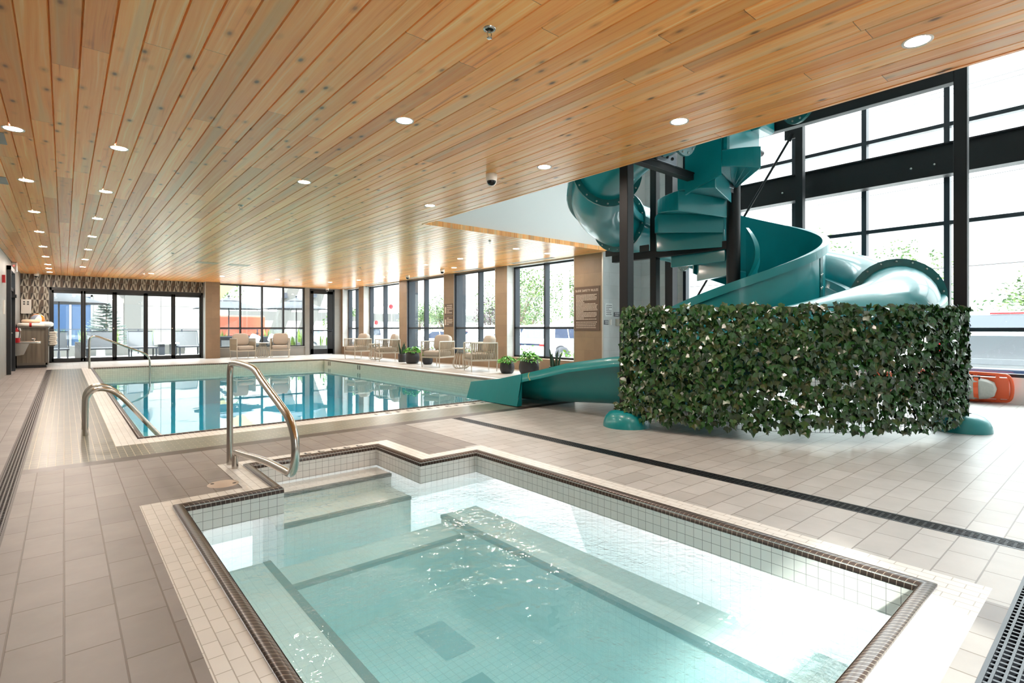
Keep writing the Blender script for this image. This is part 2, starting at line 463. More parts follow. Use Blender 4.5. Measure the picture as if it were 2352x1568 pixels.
struct(floor, 'beige rectangular tile deck around the two pools', 'floor')

# drains: dark channel with a slotted grate on top
def grate(name, x0, x1, y0, y1, mat, label, along):
    r = thing(name, label, 'drain', ((x0+x1)/2, (y0+y1)/2, 0))
    c = MB()
    c.add([(x0,y0,-.05),(x1,y0,-.05),(x1,y1,-.05),(x0,y1,-.05)], [(0,1,2,3)])
    c.add([(x0,y0,-.05),(x0,y1,-.05),(x0,y1,0),(x0,y0,0)], [(0,1,2,3)]); c.add([(x1,y0,-.05),(x1,y1,-.05),(x1,y1,0),(x1,y0,0)], [(3,2,1,0)])
    c.add([(x0,y0,-.05),(x1,y0,-.05),(x1,y0,0),(x0,y0,0)], [(0,1,2,3)]); c.add([(x0,y1,-.05),(x1,y1,-.05),(x1,y1,0),(x0,y1,0)], [(3,2,1,0)])
    c.build('channel', VOID, r)
    g = MB(); w0, w1 = (x0, x1) if along == 'y' else (y0, y1); l0, l1 = (y0, y1) if along == 'y' else (x0, x1)
    W = w1-w0
    def bx_(a0, a1, b0, b1, z0, z1):
        if along == 'y': g.box(a0, b0, z0, a1, b1, z1)
        else: g.box(b0, a0, z0, b1, a1, z1)
    bx_(w0, w0+.013, l0, l1, -.02, .001); bx_(w1-.013, w1, l0, l1, -.02, .001)
    for k in range(1, 6):
        a = w0 + W*k/6; bx_(a-.004, a+.004, l0, l1, -.018, 0)
    n = int((l1-l0)/.034)
    for k in range(n+1):
        p = l0+(l1-l0)*k/n; bx_(w0+.012, w1-.012, p-.0055, p+.0055, -.018, -.002)
    g.build('grating', mat, r)
    return r
grate('trench_drain', DRA[0], DRA[1], -1.2, 18.95, GRATE, 'long dark brown trench drain running along the left side of both pools', 'y')
grate('trench_drain', DRC[0], DRC[1], -1.2, DRB[0], GRATEG, 'charcoal trench drain between the hot tub and the ivy screen', 'y')
grate('trench_drain', -.2, DRC[0], DRD[0], DRD[1], GRATEG, 'charcoal trench drain across the bottom right corner, beside the near end of the hot tub', 'x')

# hot tub basin
EDGET = M('slate edge tile', (86, 98, 100), .4)
BENCHTILE = tile('white bench tile', (232, 232, 230), (226, 226, 224), (196, 198, 198), .0555, .0555, 0, .0014, .3, mottle=.04, bump=.1)
SHADET = M('dark teal shade patch', (64, 116, 124), .5)  # dark colour standing in for shade on the tub floor
ins = .056
def inset(poly, d):
    out = []; N = len(poly)
    for i in range(N):
        a = Vector(poly[i-1]); p = Vector(poly[i]); q = Vector(poly[(i+1) % N])
        d1 = (p-a).normalized(); d2 = (q-p).normalized()
        n1 = Vector((-d1.y, d1.x)); n2 = Vector((-d2.y, d2.x))
        m = n1+n2; m = m/m.dot(n1) if abs(m.dot(n1)) > 1e-6 else n1
        out.append(tuple(p+m*d))
    return out
TUB_IN = inset(TUB_OUT, ins)
WZ = -.172
basin = thing('hot_tub', 'sunken hot tub lined with white square tile in the foreground', 'hot tub', (1.68, 2.2, -1.0), kind='structure')
b = MB(); N = len(TUB_IN)
for i in range(N):
    p, q = TUB_IN[i], TUB_IN[(i+1) % N]
    b.add([(p[0],p[1],-1.0),(q[0],q[1],-1.0),(q[0],q[1],.002),(p[0],p[1],.002)], [(3,2,1,0)])
x0, x1, y0, y1 = TX0+ins, TX1-ins, TY0+ins, TY1-ins
b.add([(x0,y0,-.95),(x1,y0,-.95),(x1,y1,-.95),(x0,y1,-.95)], [(0,1,2,3)])
b.build('tile_lining', TUBTILE, basin)
# benches either side and near end, steps in the notch
def ledge(name, xa, ya, xb, yb, z, strip):
    k = MB(); k.box(xa, ya, -1.0, xb, yb, z); o = k.build(name, BENCHTILE, basin)
    s = MB(); s.box(*strip[0], z-.024, *strip[1], z+.003); s.build('edge_tile', EDGET, o)
    return o
BZ = -.47
ledge('bench', x0, y0, 1.06, y1, BZ, ((1.02, y0), (1.068, y1)))
ledge('bench', 2.43, y0, x1, y1, BZ, ((2.422, y0), (2.47, y1)))
nx0, nx1, ny1 = NX0+ins, NX1-ins, NY1-ins
ledge('step', nx0, 4.30, nx1, ny1, -.19, ((nx0, 4.292), (nx1, 4.335)))
ledge('step', nx0, 3.95, nx1, 4.30, -.31, ((nx0, 3.942), (nx1, 3.985)))
ledge('step', 1.06, 3.46, 2.43, y1, -.54, ((1.06, 3.452), (2.43, 3.495)))
k = MB(); k.box(1.80, 2.75, -.95, 2.02, 3.15, -.942); k.build('shade_patch', SHADET, basin)  # flat dark panels painted in for the shaded areas of the floor
k = MB(); k.box(1.66, 1.55, -.95, 1.90, 2.52, -.942); k.build('shade_patch', SHADET, basin)
# nosing: half-round strip
prof = [(.0, .001), (.0, .010), (-.012, .016), (-.030, .018), (-.046, .012), (-.056, -.004), (-.0575, -.028)]
k = MB(); k.sweep(TUB_OUT, prof, True); k.build('nosing', NOSING, basin)
w = MB()
for seg in (TUB_IN,):
    v = [(p[0], p[1], WZ) for p in seg]; w.add(v, [tuple(range(len(v)))])
    v2 = [(p[0], p[1], -1.05) for p in seg]; w.add(v2, [tuple(range(len(v2)))[::-1]])
    for i in range(N):
        j = (i+1) % N; w.add([v[i], v[j], v2[j], v2[i]], [(3,2,1,0)])
struct(w.build('hot_tub_water', TUBWATER, weld=True), 'rippling turquoise water in the hot tub', 'water')

# swimming pool basin
PB = thing('swimming_pool', 'long rectangular swimming pool with ivory tile band and dark nosing', 'swimming pool', ((PX0+PX1)/2, (PY0+PY1)/2, -1.3), kind='structure')
PW = -.25
b = MB(); P = [(PX0,PY0),(PX1,PY0),(PX1,PY1),(PX0,PY1)]
for i in range(4):
    p, q = P[i], P[(i+1) % 4]
    b.add([(p[0],p[1],-.42),(q[0],q[1],-.42),(q[0],q[1],.002),(p[0],p[1],.002)], [(3,2,1,0)], 0)
    b.add([(p[0],p[1],-1.25),(q[0],q[1],-1.25),(q[0],q[1],-.42),(p[0],p[1],-.42)], [(3,2,1,0)], 1)
b.add([(PX0,PY0,-1.25),(PX1,PY0,-1.25),(PX1,PY1,-1.25),(PX0,PY1,-1.25)], [(0,1,2,3)], 1)
b.build('lining', [POOLTILE, PLASTER], PB)
PO = [(PX0-.06,PY0-.06),(PX1+.06,PY0-.06),(PX1+.06,PY1+.06),(PX0-.06,PY1+.06)]
k = MB(); k.sweep(PO, [(.0,.001),(.0,.008),(-.02,.015),(-.045,.012),(-.06,-.002),(-.0615,-.03)], True); k.build('nosing', NOSING2, PB)
for i in range(3):
    k = MB(); k.box(PX0, PY0+3.0, -1.25, PX0+.9-.3*i, PY0+5.0, -1.0+.25*i); k.build('entry_step', PLASTER, PB)
w = MB(); w.box(PX0-.002, PY0-.002, -1.3, PX1+.002, PY1+.002, PW)
struct(w.build('pool_water', POOLWATER), 'calm blue water of the swimming pool', 'water')

def text(name, s, size, M4, mat, parent=None, ext=.001, align='CENTER'):
    cu = bpy.data.curves.new(name, 'FONT'); cu.body = s; cu.size = size; cu.extrude = ext; cu.align_x = align; cu.align_y = 'CENTER'
    tmp = bpy.data.objects.new('tmp', cu); COL.objects.link(tmp)
    me = bpy.data.meshes.new_from_object(tmp.evaluated_get(bpy.context.evaluated_depsgraph_get())); bpy.data.objects.remove(tmp); bpy.data.curves.remove(cu)
    me.name = name; me.materials.clear(); me.materials.append(mat); o = bpy.data.objects.new(name, me); COL.objects.link(o)
    if parent:
        o.parent = parent; off = Matrix.Translation(-parent.location); o.matrix_local = off @ M4
    else: o.matrix_world = M4
    return o
def Mfacing(loc, d):
    # text plane standing upright, front towards direction d ('-y','-x','+z')
    R = {'-y': Matrix(((1,0,0),(0,0,-1),(0,1,0))), '-x': Matrix(((0,0,-1),(-1,0,0),(0,1,0))), '+z': Matrix.Identity(3)}[d]
    return Matrix.Translation(loc) @ R.to_4x4()
INK = M('dark marking tile', (40, 44, 48), .4)
text('depth_marking', '3', .16, Mfacing((4.07, PY1-.004, -.075), '-y'), INK, PB)
text('depth_marking', '3', .16, Mfacing((4.07, PY1-.004, -.20), '-y'), INK, PB)
k = MB()
for a, c in ((.18, .02), (.24, .02)): k.box(4.07+a, PY1-.006, -.05, 4.07+a+c, PY1-.002, -.02)
for y in (18.35, 15.9):
    for d in (-.09, .05): k.box(PX1-.006, y+d, -.19, PX1-.002, y+d+.05, -.05)
k.build('depth_marking', INK, PB)
k = MB(); rr = random.Random(3)
for i in range(16):
    x = 3.05+i*.155; k.box(x, 6.28, .0005, x+.02, 6.36, .002); 
    if i % 3: k.box(x, 6.345, .0005, x+.07, 6.362, .002)
    if i % 2: k.box(x, 6.28, .0005, x+.06, 6.296, .002)
for i in range(5):
    x = 1.62+i*.12; k.box(x, 4.72, .0005, x+.015, 4.765, .002); k.box(x, 4.72, .0005, x+.05, 4.732, .002)
k.build('depth_marking', INK, PB)

# ceiling
b = MB()
def planks(xa, xb, ya, yb):
    W = .1455; k0 = math.floor((xa+20)/W)
    k = k0
    while True:
        a = -20+k*W; e = a+W
        if a >= xb: break
        a1, e1 = max(a, xa), min(e, xb)
        if e1-a1 > .01:
            g = .006
            b.add([(a1,ya,CEIL+.011),(a1+g,ya,CEIL),(e1-g,ya,CEIL),(e1,ya,CEIL+.011),(a1,yb,CEIL+.011),(a1+g,yb,CEIL),(e1-g,yb,CEIL),(e1,yb,CEIL+.011)],
                  [(0,4,5,1),(1,5,6,2),(2,6,7,3)])
        k += 1
SX, SY = 4.55, 7.70       # soffit corner
planks(-1.05, SX, -1.2, SY); planks(-1.05, 9.36, SY, 22.75)
b.box(SX-.001, -1.2, CEIL-.004, SX+.03, SY, CEIL+.10); b.box(SX, SY-.03, CEIL-.004, 9.40, SY, CEIL+.085)
b.box(-1.05, -1.2, CEIL+.012, SX, SY, CEIL+.09); b.box(-1.05, SY, CEIL+.012, 9.36, 22.75, CEIL+.085)
ceil = b.build('ceiling', CEDAR, origin=False); struct(ceil, 'low plank ceiling of knotty cedar boards', 'ceiling')

HR = 7.0
b = MB(); b.box(SX-.15, -1.2, CEIL+.09, SX+.012, 7.8, HR); b.box(SX-.15, 7.74, CEIL+.085, 10.95, 7.9, HR)
struct(b.build('wall_upper', WHITE, origin=False), 'white upper wall above the cedar soffit, behind the slide', 'wall')
b = MB(); b.box(SX-.15, -1.35, HR, 10.95, 7.9, HR+.2); b.box(-1.2, -1.35, 3.1, SX, 22.9, 3.3); b.box(SX, 7.9, 3.1, 9.9, 22.9, 3.3)
struct(b.build('roof', WHITE, origin=False), 'flat white roof over the hall', 'roof')

b = MB(); b.box(-1.25, -1.2, 0, -1.05, 17.45, CEIL+.2); b.box(-1.25, 18.95, 0, -1.05, 22.9, CEIL+.2); b.box(-1.25, 17.45, 2.62, -1.05, 18.95, CEIL+.2)
struct(b.build('wall_left', GREYWALL, origin=False), 'grey tiled wall along the left', 'wall')
# near wall behind the viewer; its unseen window is added to shape the sun patch
b = MB(); b.box(-1.25, -1.35, 0, .1, -1.2, HR); b.box(1.40, -1.35, 0, 10.95, -1.2, HR); b.box(.1, -1.35, 2.63, 1.40, -1.2, HR); b.box(.1, -1.35, 0, 1.40, -1.2, .4)
struct(b.build('wall_near', WHITE, origin=False), 'white wall behind the viewer with one added window opening', 'wall')
b = MB(); b.box(.1, -1.30, .4, 1.4, -1.25, 2.63)
nw = b.build('window_near', GLASS, origin=False); struct(nw, 'unseen window behind the viewer, added to shape the sun patch', 'window')

# end wall beside the slide (grey, carries the small signs) and solid bay by the curtain wall
b = MB(); b.box(9.37, 7.85, 0, 10.95, 8.05, CEIL+.085); b.box(10.8, 6.62, 0, 10.95, 7.85, HR)
struct(b.build('wall_end', ENDWALL, origin=False), 'grey tiled end wall with small signs behind the slide', 'wall')
b = MB(); b.box(9.345, 7.84, 0, 9.375, 7.87, CEIL)
struct(b.build('trim_1', TRIM, origin=False), 'pale metal corner trim beside the slide rules sign', 'trim')

# window wall: brown piers, sills, recessed frames
WX = 9.35
wins = [(8.74, 11.26, 1, 10.0), (11.79, 13.88, 0, 12.62), (14.45, 16.87, 0, 15.72), (17.42, 20.44, 1, 19.15), (20.90, 22.58, 1, 21.75)]
piers = [(7.87, 8.74), (11.26, 11.79), (13.88, 14.45), (16.87, 17.42), (20.44, 20.90), (22.58, 22.75)]
b = MB()
for a, c in piers:
    b.box(WX, a, 0, WX+.45, c, CEIL+.2, 0)
    b.add([(WX+.004,a-.0015,0),(WX+.45,a-.0015,0),(WX+.45,a-.0015,CEIL),(WX+.004,a-.0015,CEIL)], [(0,1,2,3)], 1)
for a, c, dp, mu in wins:
    b.box(WX, a, 0, WX+.45, c, .325, 0); b.box(WX+.1, a, 2.815, WX+.45, c, CEIL+.2, 2)
    b.box(WX-.004, a-.018, .33, WX+.008, a+.0, CEIL, 2)
struct(b.build('wall_right', [BROWN, ENDWALL, TRIM], origin=False), 'brown tiled window wall along the right of the pool', 'wall')
ordn = ['nearest the slide', 'second from the slide', 'third from the slide', 'fourth from the slide', 'in the far corner']
for i, (a, c, dp, mu) in enumerate(wins):
    fx0 = WX+.26 if dp else WX+.06; fx1 = fx0+.17; z0, z1 = .33, 2.815
    r = thing('window_%d' % (i+1), 'tall dark framed window in the right wall, ' + ordn[i], 'window', (fx0, (a+c)/2, z0), kind='structure')
    f = MB(); t = .06
    for y in (a, mu, c-t): f.box(fx0, y, z0, fx1, y+t, z1)
    for z, h in ((z0, .05), (1.095, .06), (z1-.045, .045)): f.box(fx0, a, z, fx1-.02, c, z+h)
    if not dp: f.box(WX+.02, c-.03, z0, WX+.449, c-.004, z1); f.box(WX+.02, a+.004, z0, WX+.449, a+.03, z1)
    f.build('window_frame', FRAMEBLUE, r, bevel=.004)
    g = MB(); g.box(fx1-.06, a+.02, z0+.02, fx1-.05, c-.02, z1-.02); g.build('glass_pane', GLASS, r)

# back wall
BY = 22.7
b = MB()
b.box(-1.25, BY, 0, -.365, BY+.2, 3.1, 0); b.box(-.365, BY, 2.45, 3.99, BY+.2, 3.1, 0)
b.box(3.99, BY-.42, 0, 4.48, BY+.2, CEIL+.1, 1); b.box(4.48, BY, 0, 7.76, BY+.2, .365, 0); b.box(4.48, BY+.02, 2.835, 7.76, BY+.2, 3.1, 0)
b.box(7.76, BY-.03, 0, 7.95, BY+.2, 3.1, 0); b.box(9.04, BY, 0, 9.80, BY+.2, 3.1, 0); b.box(7.95, BY, 2.80, 9.04, BY+.2, 3.1, 0)
b.box(3.985, BY-.425, 0, 4.0, BY+.0, CEIL, 2)
struct(b.build('wall_back', [GREYWALL, BROWN, TRIM], origin=False), 'far wall with folding glass doors and windows', 'wall')
# patterned feature tile: rows of mirrored triangles
TC = [M('cream feature tile', (172, 166, 152), .5), M('taupe feature tile', (104, 96, 84), .5), M('dark brown feature tile', (44, 38, 33), .5), M('brown feature tile', (84, 70, 58), .5)]
b = MB(); cw, rh, yq = .0635, .212, BY-.012
ROWS = {0: [('u', 2, 0), ('d', 2, 0), ('u', 1, 0), ('s', 3, 3)], 1: [('s', 3, 3), ('u', 0, 1), ('d', 0, 2), ('u', 0, 3)]}
def cells(x0, x1, z, row):
    n = int(round((x1-x0)/cw)); w = (x1-x0)/n
    for i in range(n):
        kind, ma, mb = ROWS[row % 2][i % 4]; a, c = x0+i*w+.0015, x0+(i+1)*w-.0015; lo, hi = z+.0015, min(z+rh-.0015, CEIL+.05)
        BL, BR, TR2, TL = (a,yq,lo), (c,yq,lo), (c,yq,hi), (a,yq,hi)
        if kind == 's': b.add([BL,BR,TR2,TL], [(0,1,2,3)], ma)
        elif kind == 'u': b.add([BL,TR2,TL], [(0,1,2)], ma); b.add([BL,BR,TR2], [(0,1,2)], mb)
        else: b.add([TL,BL,BR], [(0,1,2)], ma); b.add([TL,BR,TR2], [(0,1,2)], mb)
z = 2.455; row = 0
while z < CEIL-.01: cells(-1.05, 3.99, z, row); z += rh; row += 1
z = 2.455-rh; row = 1
while z > -.1: cells(-1.05, -.375, max(z, 0), row); z -= rh; row += 1
TR = b.build('wall_tile_pattern', TC, origin=False); struct(TR, 'cream and brown triangle patterned feature tile above the folding doors', 'wall tile')

# folding door, five glazed leaves
ms = [-.365, .49, 1.33, 2.215, 3.045, 3.99]
r = thing('door_1', 'wide black folding glass door of five leaves opening to the patio', 'door', (1.81, BY+.02, 0), kind='structure')
f = MB(); f.box(ms[0], BY+.01, 2.36, ms[-1], BY+.13, 2.45); f.box(ms[0], BY+.01, 0, ms[-1], BY+.13, .03); f.box(ms[0], BY+.01, 0, ms[0]+.06, BY+.13, 2.45); f.box(ms[-1]-.06, BY+.01, 0, ms[-1], BY+.13, 2.45)
f.build('door_frame', BLACK, r)
for i in range(5):
    a, c = ms[i]+(.05 if i == 0 else .0015), ms[i+1]-(.05 if i == 4 else .0015)
    f = MB(); t = .062; y0, y1 = BY+.03, BY+.10
    f.box(a, y0, .03, a+t, y1, 2.36); f.box(c-t, y0, .03, c, y1, 2.36); f.box(a, y0, .03, c, y1, .135); f.box(a, y0, 2.27, c, y1, 2.36)
    lf = f.build('door_leaf', BLACK, r, bevel=.003)
    g = MB(); g.box(a+t-.01, y0+.03, .12, c-t+.01, y0+.036, 2.28); g.build('glass_pane', GLASS, lf)
    if i in (1, 3):
        h = MB(); h.lathe([(0,0),(.022,0),(.022,.03),(0,.03)], (c-t/2, y0-.03, 1.12), 12, M=Matrix.Rotation(-PI/2, 3, 'X')); h.build('door_knob', CHROME, lf)
# back windows
r = thing('window_6', 'wide dark framed window in the far wall behind two armchairs', 'window', (6.12, BY, .365), kind='structure')
f = MB(); z0, z1 = .365, 2.835
for x in (4.48, 5.26, 6.06, 6.88, 7.70): f.box(x, BY+.04, z0, x+.06, BY+.17, z1)
for z, h in ((z0, .05), (1.10, .06), (z1-.05, .05)): f.box(4.48, BY+.05, z, 7.76, BY+.16, z+h)
f.build('window_frame', BLACK, r, bevel=.004)
g = MB(); g.box(4.5, BY+.10, z0+.02, 7.74, BY+.106, z1-.02); g.build('glass_pane', GLASS, r)
f = MB(); f.box(4.46, BY-.02, .355, 7.77, BY+.05, .372); f.build('window_sill', TRIM, r)
# single door
r = thing('door_2', 'black framed glass door with a panic bar in the far right corner', 'door', (8.5, BY, 0), kind='structure')
f = MB(); f.box(7.95, BY-.01, 0, 8.00, BY+.12, 2.80); f.box(8.97, BY-.01, 0, 9.04, BY+.12, 2.80); f.box(7.95, BY-.01, 2.72, 9.04, BY+.12, 2.80); f.build('door_frame', BLACK, r)
f = MB(); y0, y1 = BY+.0, BY+.06
f.box(8.00, y0, .01, 8.13, y1, 2.72); f.box(8.73, y0, .01, 8.97, y1, 2.72); f.box(8.0, y0, .01, 8.97, y1, .24); f.box(8.0, y0, 2.60, 8.97, y1, 2.72)
lf = f.build('door_leaf', BLACK, r, bevel=.004)
g = MB(); g.box(8.12, y0+.025, .23, 8.74, y0+.031, 2.61); g.build('glass_pane', GLASS, lf)
h = MB(); h.bar((8.05, y0-.06, 1.03), (8.92, y0-.06, 1.03), .03, .05); h.box(8.03, y0-.07, .93, 8.11, y0, 1.07); h.box(8.88, y0-.07, .99, 8.94, y0, 1.07); h.build('panic_bar', GRATEG, lf)
# left door
r = thing('door_3', 'dark door standing in the left wall beside the fire extinguisher', 'door', (-1.1, 18.2, 0), kind='structure')
f = MB()
f.box(-1.24, 17.45, 0, -.97, 17.55, 2.62); f.box(-1.24, 18.85, 0, -.97, 18.95, 2.62); f.box(-1.24, 17.45, 2.52, -.97, 18.95, 2.62); f.box(-1.22, 17.55, 2.06, -1.0, 18.85, 2.14); f.build('door_frame', BLACK, r)
f = MB(); f.box(-1.12, 17.55, .01, -1.06, 18.85, 2.06); lf = f.build('door_leaf', BLACK, r)
f = MB(); f.box(-1.10, 17.55, 2.14, -1.09, 18.85, 2.52); f.build('transom_pane', GLASS, r)
f = MB(); f.box(-1.05, 18.55, 1.9, -.93, 18.8, 1.98); f.build('door_closer', BLACK, lf)
f = MB(); f.box(-1.06, 17.62, .9, -1.0, 17.72, 1.1); f.tube([(-1.0,17.67,1.0),(-.97,17.67,1.0),(-.97,17.8,1.0)], .012, 8); f.build('door_handle', CHROME, lf)

# curtain wall by the slide
CX = 10.65
r = thing('window_7', 'tall curtain wall of dark mullions and clear glass behind the slide', 'window', (CX, 2.7, 0), kind='structure')
f = MB(); HC = HR
ymull = [-1.15, -.35, .80, 1.905, 3.04, 4.20, 5.33, 6.54]
for y in ymull: f.box(CX, y, .37, CX+.14, y+.075, HC)
for z in (.37, 1.055, 2.745, 4.30, 5.85): f.box(CX+.005, -1.2, z, CX+.135, 6.62, z+.065)
f.build('mullions', FRAMEBLUE, r, bevel=.004)
g = MB(); g.box(CX+.08, -1.2, .4, CX+.09, 6.6, HC); g.build('glass_pane', GLASS, r)
b = MB(); b.box(CX, -1.2, 0, CX+.2, 6.62, .37); b.box(CX-.02, -1.2, .365, CX+.06, 6.62, .385)
struct(b.build('wall_sill', [WHITE], origin=False), 'low white knee wall under the curtain wall', 'wall')
b = MB(); b.box(10.42, -1.2, 3.49, 10.46, 6.62, 3.97); b.box(10.36, -1.2, 3.95, 10.60, 6.62, 3.975); b.box(10.36, -1.2, 3.485, 10.60, 6.62, 3.51)
for y in (.95, 2.05, 2.35, 4.05, 4.35, 5.4):
    for dz in (3.68,): b.ball((10.415, y, dz), .018, n=8, m=5, mi=1)
gb = b.build('steel_beam', [STEEL, BOLT], origin=False); tag(gb, 'deep dark steel wind beam running across the curtain wall', 'beam', kind='structure')
def hss(x, y, z0, z1, s=.115):
    k = MB(); k.box(x-s/2, y-s/2, z0, x+s/2, y+s/2, z1); return k
c0 = hss(10.35, 6.72, 0, HR, .19).build('column', STEEL, origin=False); tag(c0, 'black steel column at the end of the curtain wall, behind the slide', 'column', kind='structure')
k = MB(); k.tube([(10.72, 6.95, 0), (10.72, 6.95, HR)], .05, 14); tag(k.build('drain_pipe', TRIM), 'pale round pipe beside the black steel column at the wall corner', 'pipe', kind='structure')
k = hss(9.95, 3.85, 0, HR, .12)
c1 = k.build('column', STEEL, origin=False); tag(c1, 'slim dark steel column in front of the wind beam, right of the slide', 'column', kind='structure')
br = thing('brace_rod', 'thin diagonal steel brace from the slim column down behind the slide', 'brace', (9.95, 5.0, .3))
k = MB(); k.tube([(9.95, 3.97, 4.60), (9.95, 6.75, .40)], .022, 10); k.build('rod', STEEL, br)
k = MB(); k.box(9.93, 3.91, 4.50, 9.97, 4.11, 4.74); k.tube([(9.95,4.05,4.48),(9.95,3.98,4.59)], .045, 10); k.build('gusset', STEEL, br)

# ------------------------------------------------------------------ water slide
CXY = Vector((7.33, 3.74))
def pol(th, R, z=0):
    a = math.radians(th); return Vector((CXY.x+R*math.cos(a), CXY.y+R*math.sin(a), z))
def interp(x, tab):
    if x >= tab[0][0]: return tab[0][1]
    for (a, va), (c, vc) in zip(tab, tab[1:]):
        if c <= x <= a: return vc+(va-vc)*(x-c)/(a-c)
    return tab[-1][1]
ZT = [(230, 3.85), (180, 3.56), (150, 3.28), (135, 3.10), (110, 2.94), (90, 2.87), (60, 2.72), (30, 2.42), (0, 2.08), (-45, 1.68), (-90, 1.32), (-135, .94), (-178, .60)]
TR_, TRC = .42, 1.90
slide = thing('water_slide', 'teal spiral tube slide with moulded stair and open exit chute into the pool', 'water slide', (CXY.x, CXY.y, 0))
joints = [228, 190, 150, 97, 52, 8, -71, -176]
def tube_section(t0, t1):
    k = MB(); n = max(3, int(abs(t1-t0)/3.5)); NS = 28; rings = []
    for i in range(n+1):
        th = t0+(t1-t0)*i/n; zc = interp(th, ZT); a = math.radians(th)
        rad = Vector((math.cos(a), math.sin(a), 0)); c = pol(th, TRC, zc)
        rings.append([c + rad*(TR_*math.cos(2*PI*j/NS)) + Vector((0,0,TR_*math.sin(2*PI*j/NS))) for j in range(NS)])
    v = [p for R in rings for p in R]; f = []
    for i in range(n):
        for j in range(NS):
            f.append((i*NS+j, i*NS+(j+1) % NS, (i+1)*NS+(j+1) % NS, (i+1)*NS+j))
    k.add(v, f, 0, True)
    o = k.build('tube_section', TEAL, slide)
    # side seam lip along the outer and inner edge
    k = MB()
    for sgn in (1, -1):
        rg = []
        for i in range(n+1):
            th = t0+(t1-t0)*i/n; zc = interp(th, ZT); a = math.radians(th); rad = Vector((math.cos(a), math.sin(a), 0))*sgn; c = pol(th, TRC, zc)
            rg.append([c+rad*(TR_-.02)+Vector((0,0,.055)), c+rad*(TR_+.055)+Vector((0,0,.045)), c+rad*(TR_+.062)+Vector((0,0,-.06)), c+rad*(TR_+.05)+Vector((0,0,-.07)), c+rad*(TR_-.03)+Vector((0,0,-.06))])
        v = [p for R in rg for p in R]; f = []
        for i in range(n):
            for j in range(4): f.append((i*5+j, (i+1)*5+j, (i+1)*5+j+1, i*5+j+1))
        k.add(v, f, 0, False)
    k.build('seam_lip', TEAL, o)
    return o
for a, c in zip(joints, joints[1:]): tube_section(a, c)
for th in joints:
    zc = interp(th, ZT); a = math.radians(th); rad = Vector((math.cos(a), math.sin(a), 0)); tg = Vector((math.sin(a), -math.cos(a), 0)); c = pol(th, TRC, zc)
    k = MB(); NS = 32; v = []
    for s_, rr_ in ((-.016, TR_-.01), (-.016, TR_+.085), (.016, TR_+.085), (.016, TR_-.01)):
        for j in range(NS):
            v.append(c + tg*s_ + rad*(rr_*math.cos(2*PI*j/NS)) + Vector((0,0,rr_*math.sin(2*PI*j/NS))))
    f = []
    for q in range(4):
        for j in range(NS): f.append((q*NS+j, q*NS+(j+1) % NS, ((q+1) % 4)*NS+(j+1) % NS, ((q+1) % 4)*NS+j))
    k.add(v, f, 0, False)
    for j in range(18):
        ang = 2*PI*(j+.5)/18
        for s_ in (-.018, .018):
            p = c + tg*s_ + rad*((TR_+.048)*math.cos(ang)) + Vector((0,0,(TR_+.048)*math.sin(ang))); k.ball(p, .014, n=7, m=4, mi=1)
    k.build('tube_flange', [TEALD, BOLT], slide)

# open exit chute running out over the pool edge
CHX = CXY.x-TRC
def zrim(y): return interp(-y, [(-3.9, .78), (-4.7, .66), (-5.2, .545), (-5.56, .47), (-6.1, .36), (-6.78, .27)])
def zbot(y): return interp(-y, [(-3.9, .17), (-5.4, .06), (-5.9, .035), (-6.78, .02)])
k = MB(); rings = []; ys = [3.86+i*(6.78-3.86)/24 for i in range(25)]; HW = .49
for y in ys:
    zr, zb = zrim(y), zbot(y); R = []
    R.append((CHX-HW-.045, zr-.115)); R.append((CHX-HW-.045, zr)); R.append((CHX-HW+.05, zr+.004))
    for j in range(1, 12):
        u = -1+2*j/12; R.append((CHX+u*(HW-.04), zb+(zr-.02-zb)*abs(u)**2.6))
    R.append((CHX+HW-.05, zr+.004)); R.append((CHX+HW+.045, zr)); R.append((CHX+HW+.045, zr-.115))
    rings.append([(x, y, z) for x, z in R])
n = len(rings[0]); v = [p for R in rings for p in R]; f = []
for i in range(len(ys)-1):
    for j in range(n-1): f.append((i*n+j, (i+1)*n+j, (i+1)*n+j+1, i*n+j+1))
k.add(v, f, 0, False)
ch = k.build('exit_chute', TEAL, slide, weld=False)
for p_ in ch.data.polygons: p_.use_smooth = True
for sg in (-1, 1):
    k = MB(); xo = CHX+sg*(HW+.046); pts = [y for y in ys if y > 5.5]
    v = []
    for y in pts: v += [(xo, y, zrim(y)), (xo+sg*.05, y+.05, .012)]
    for i in range(len(pts)-1): k.add([v[2*i], v[2*i+1], v[2*i+3], v[2*i+2]], [(0,1,2,3)], 0)
    y0 = pts[0]; k.add([(xo, y0, zrim(y0)-.11), (xo+sg*.05, y0+.05, .012), (xo-sg*.05, y0+.06, .012), (xo-sg*.02, y0+.03, zrim(y0)-.12)], [(0,1,2,3)], 0)
    k.build('chute_skirt', TEAL, slide)
k = MB(); rr = random.Random(4)
for i in range(9):
    a = .2+.22*i; y = 5.42+.02*math.sin(a*2); z = zrim(5.42)
    k.box(CHX-HW-.0475, 5.40+.028*math.sin(a*1.7)-.006, z-.012*i-.012, CHX-HW-.0445, 5.40+.028*math.sin(a*1.7)+.010, z-.012*i)
k.build('scuff_mark', M('worn gelcoat scuff', (196, 186, 120), .7), ch)

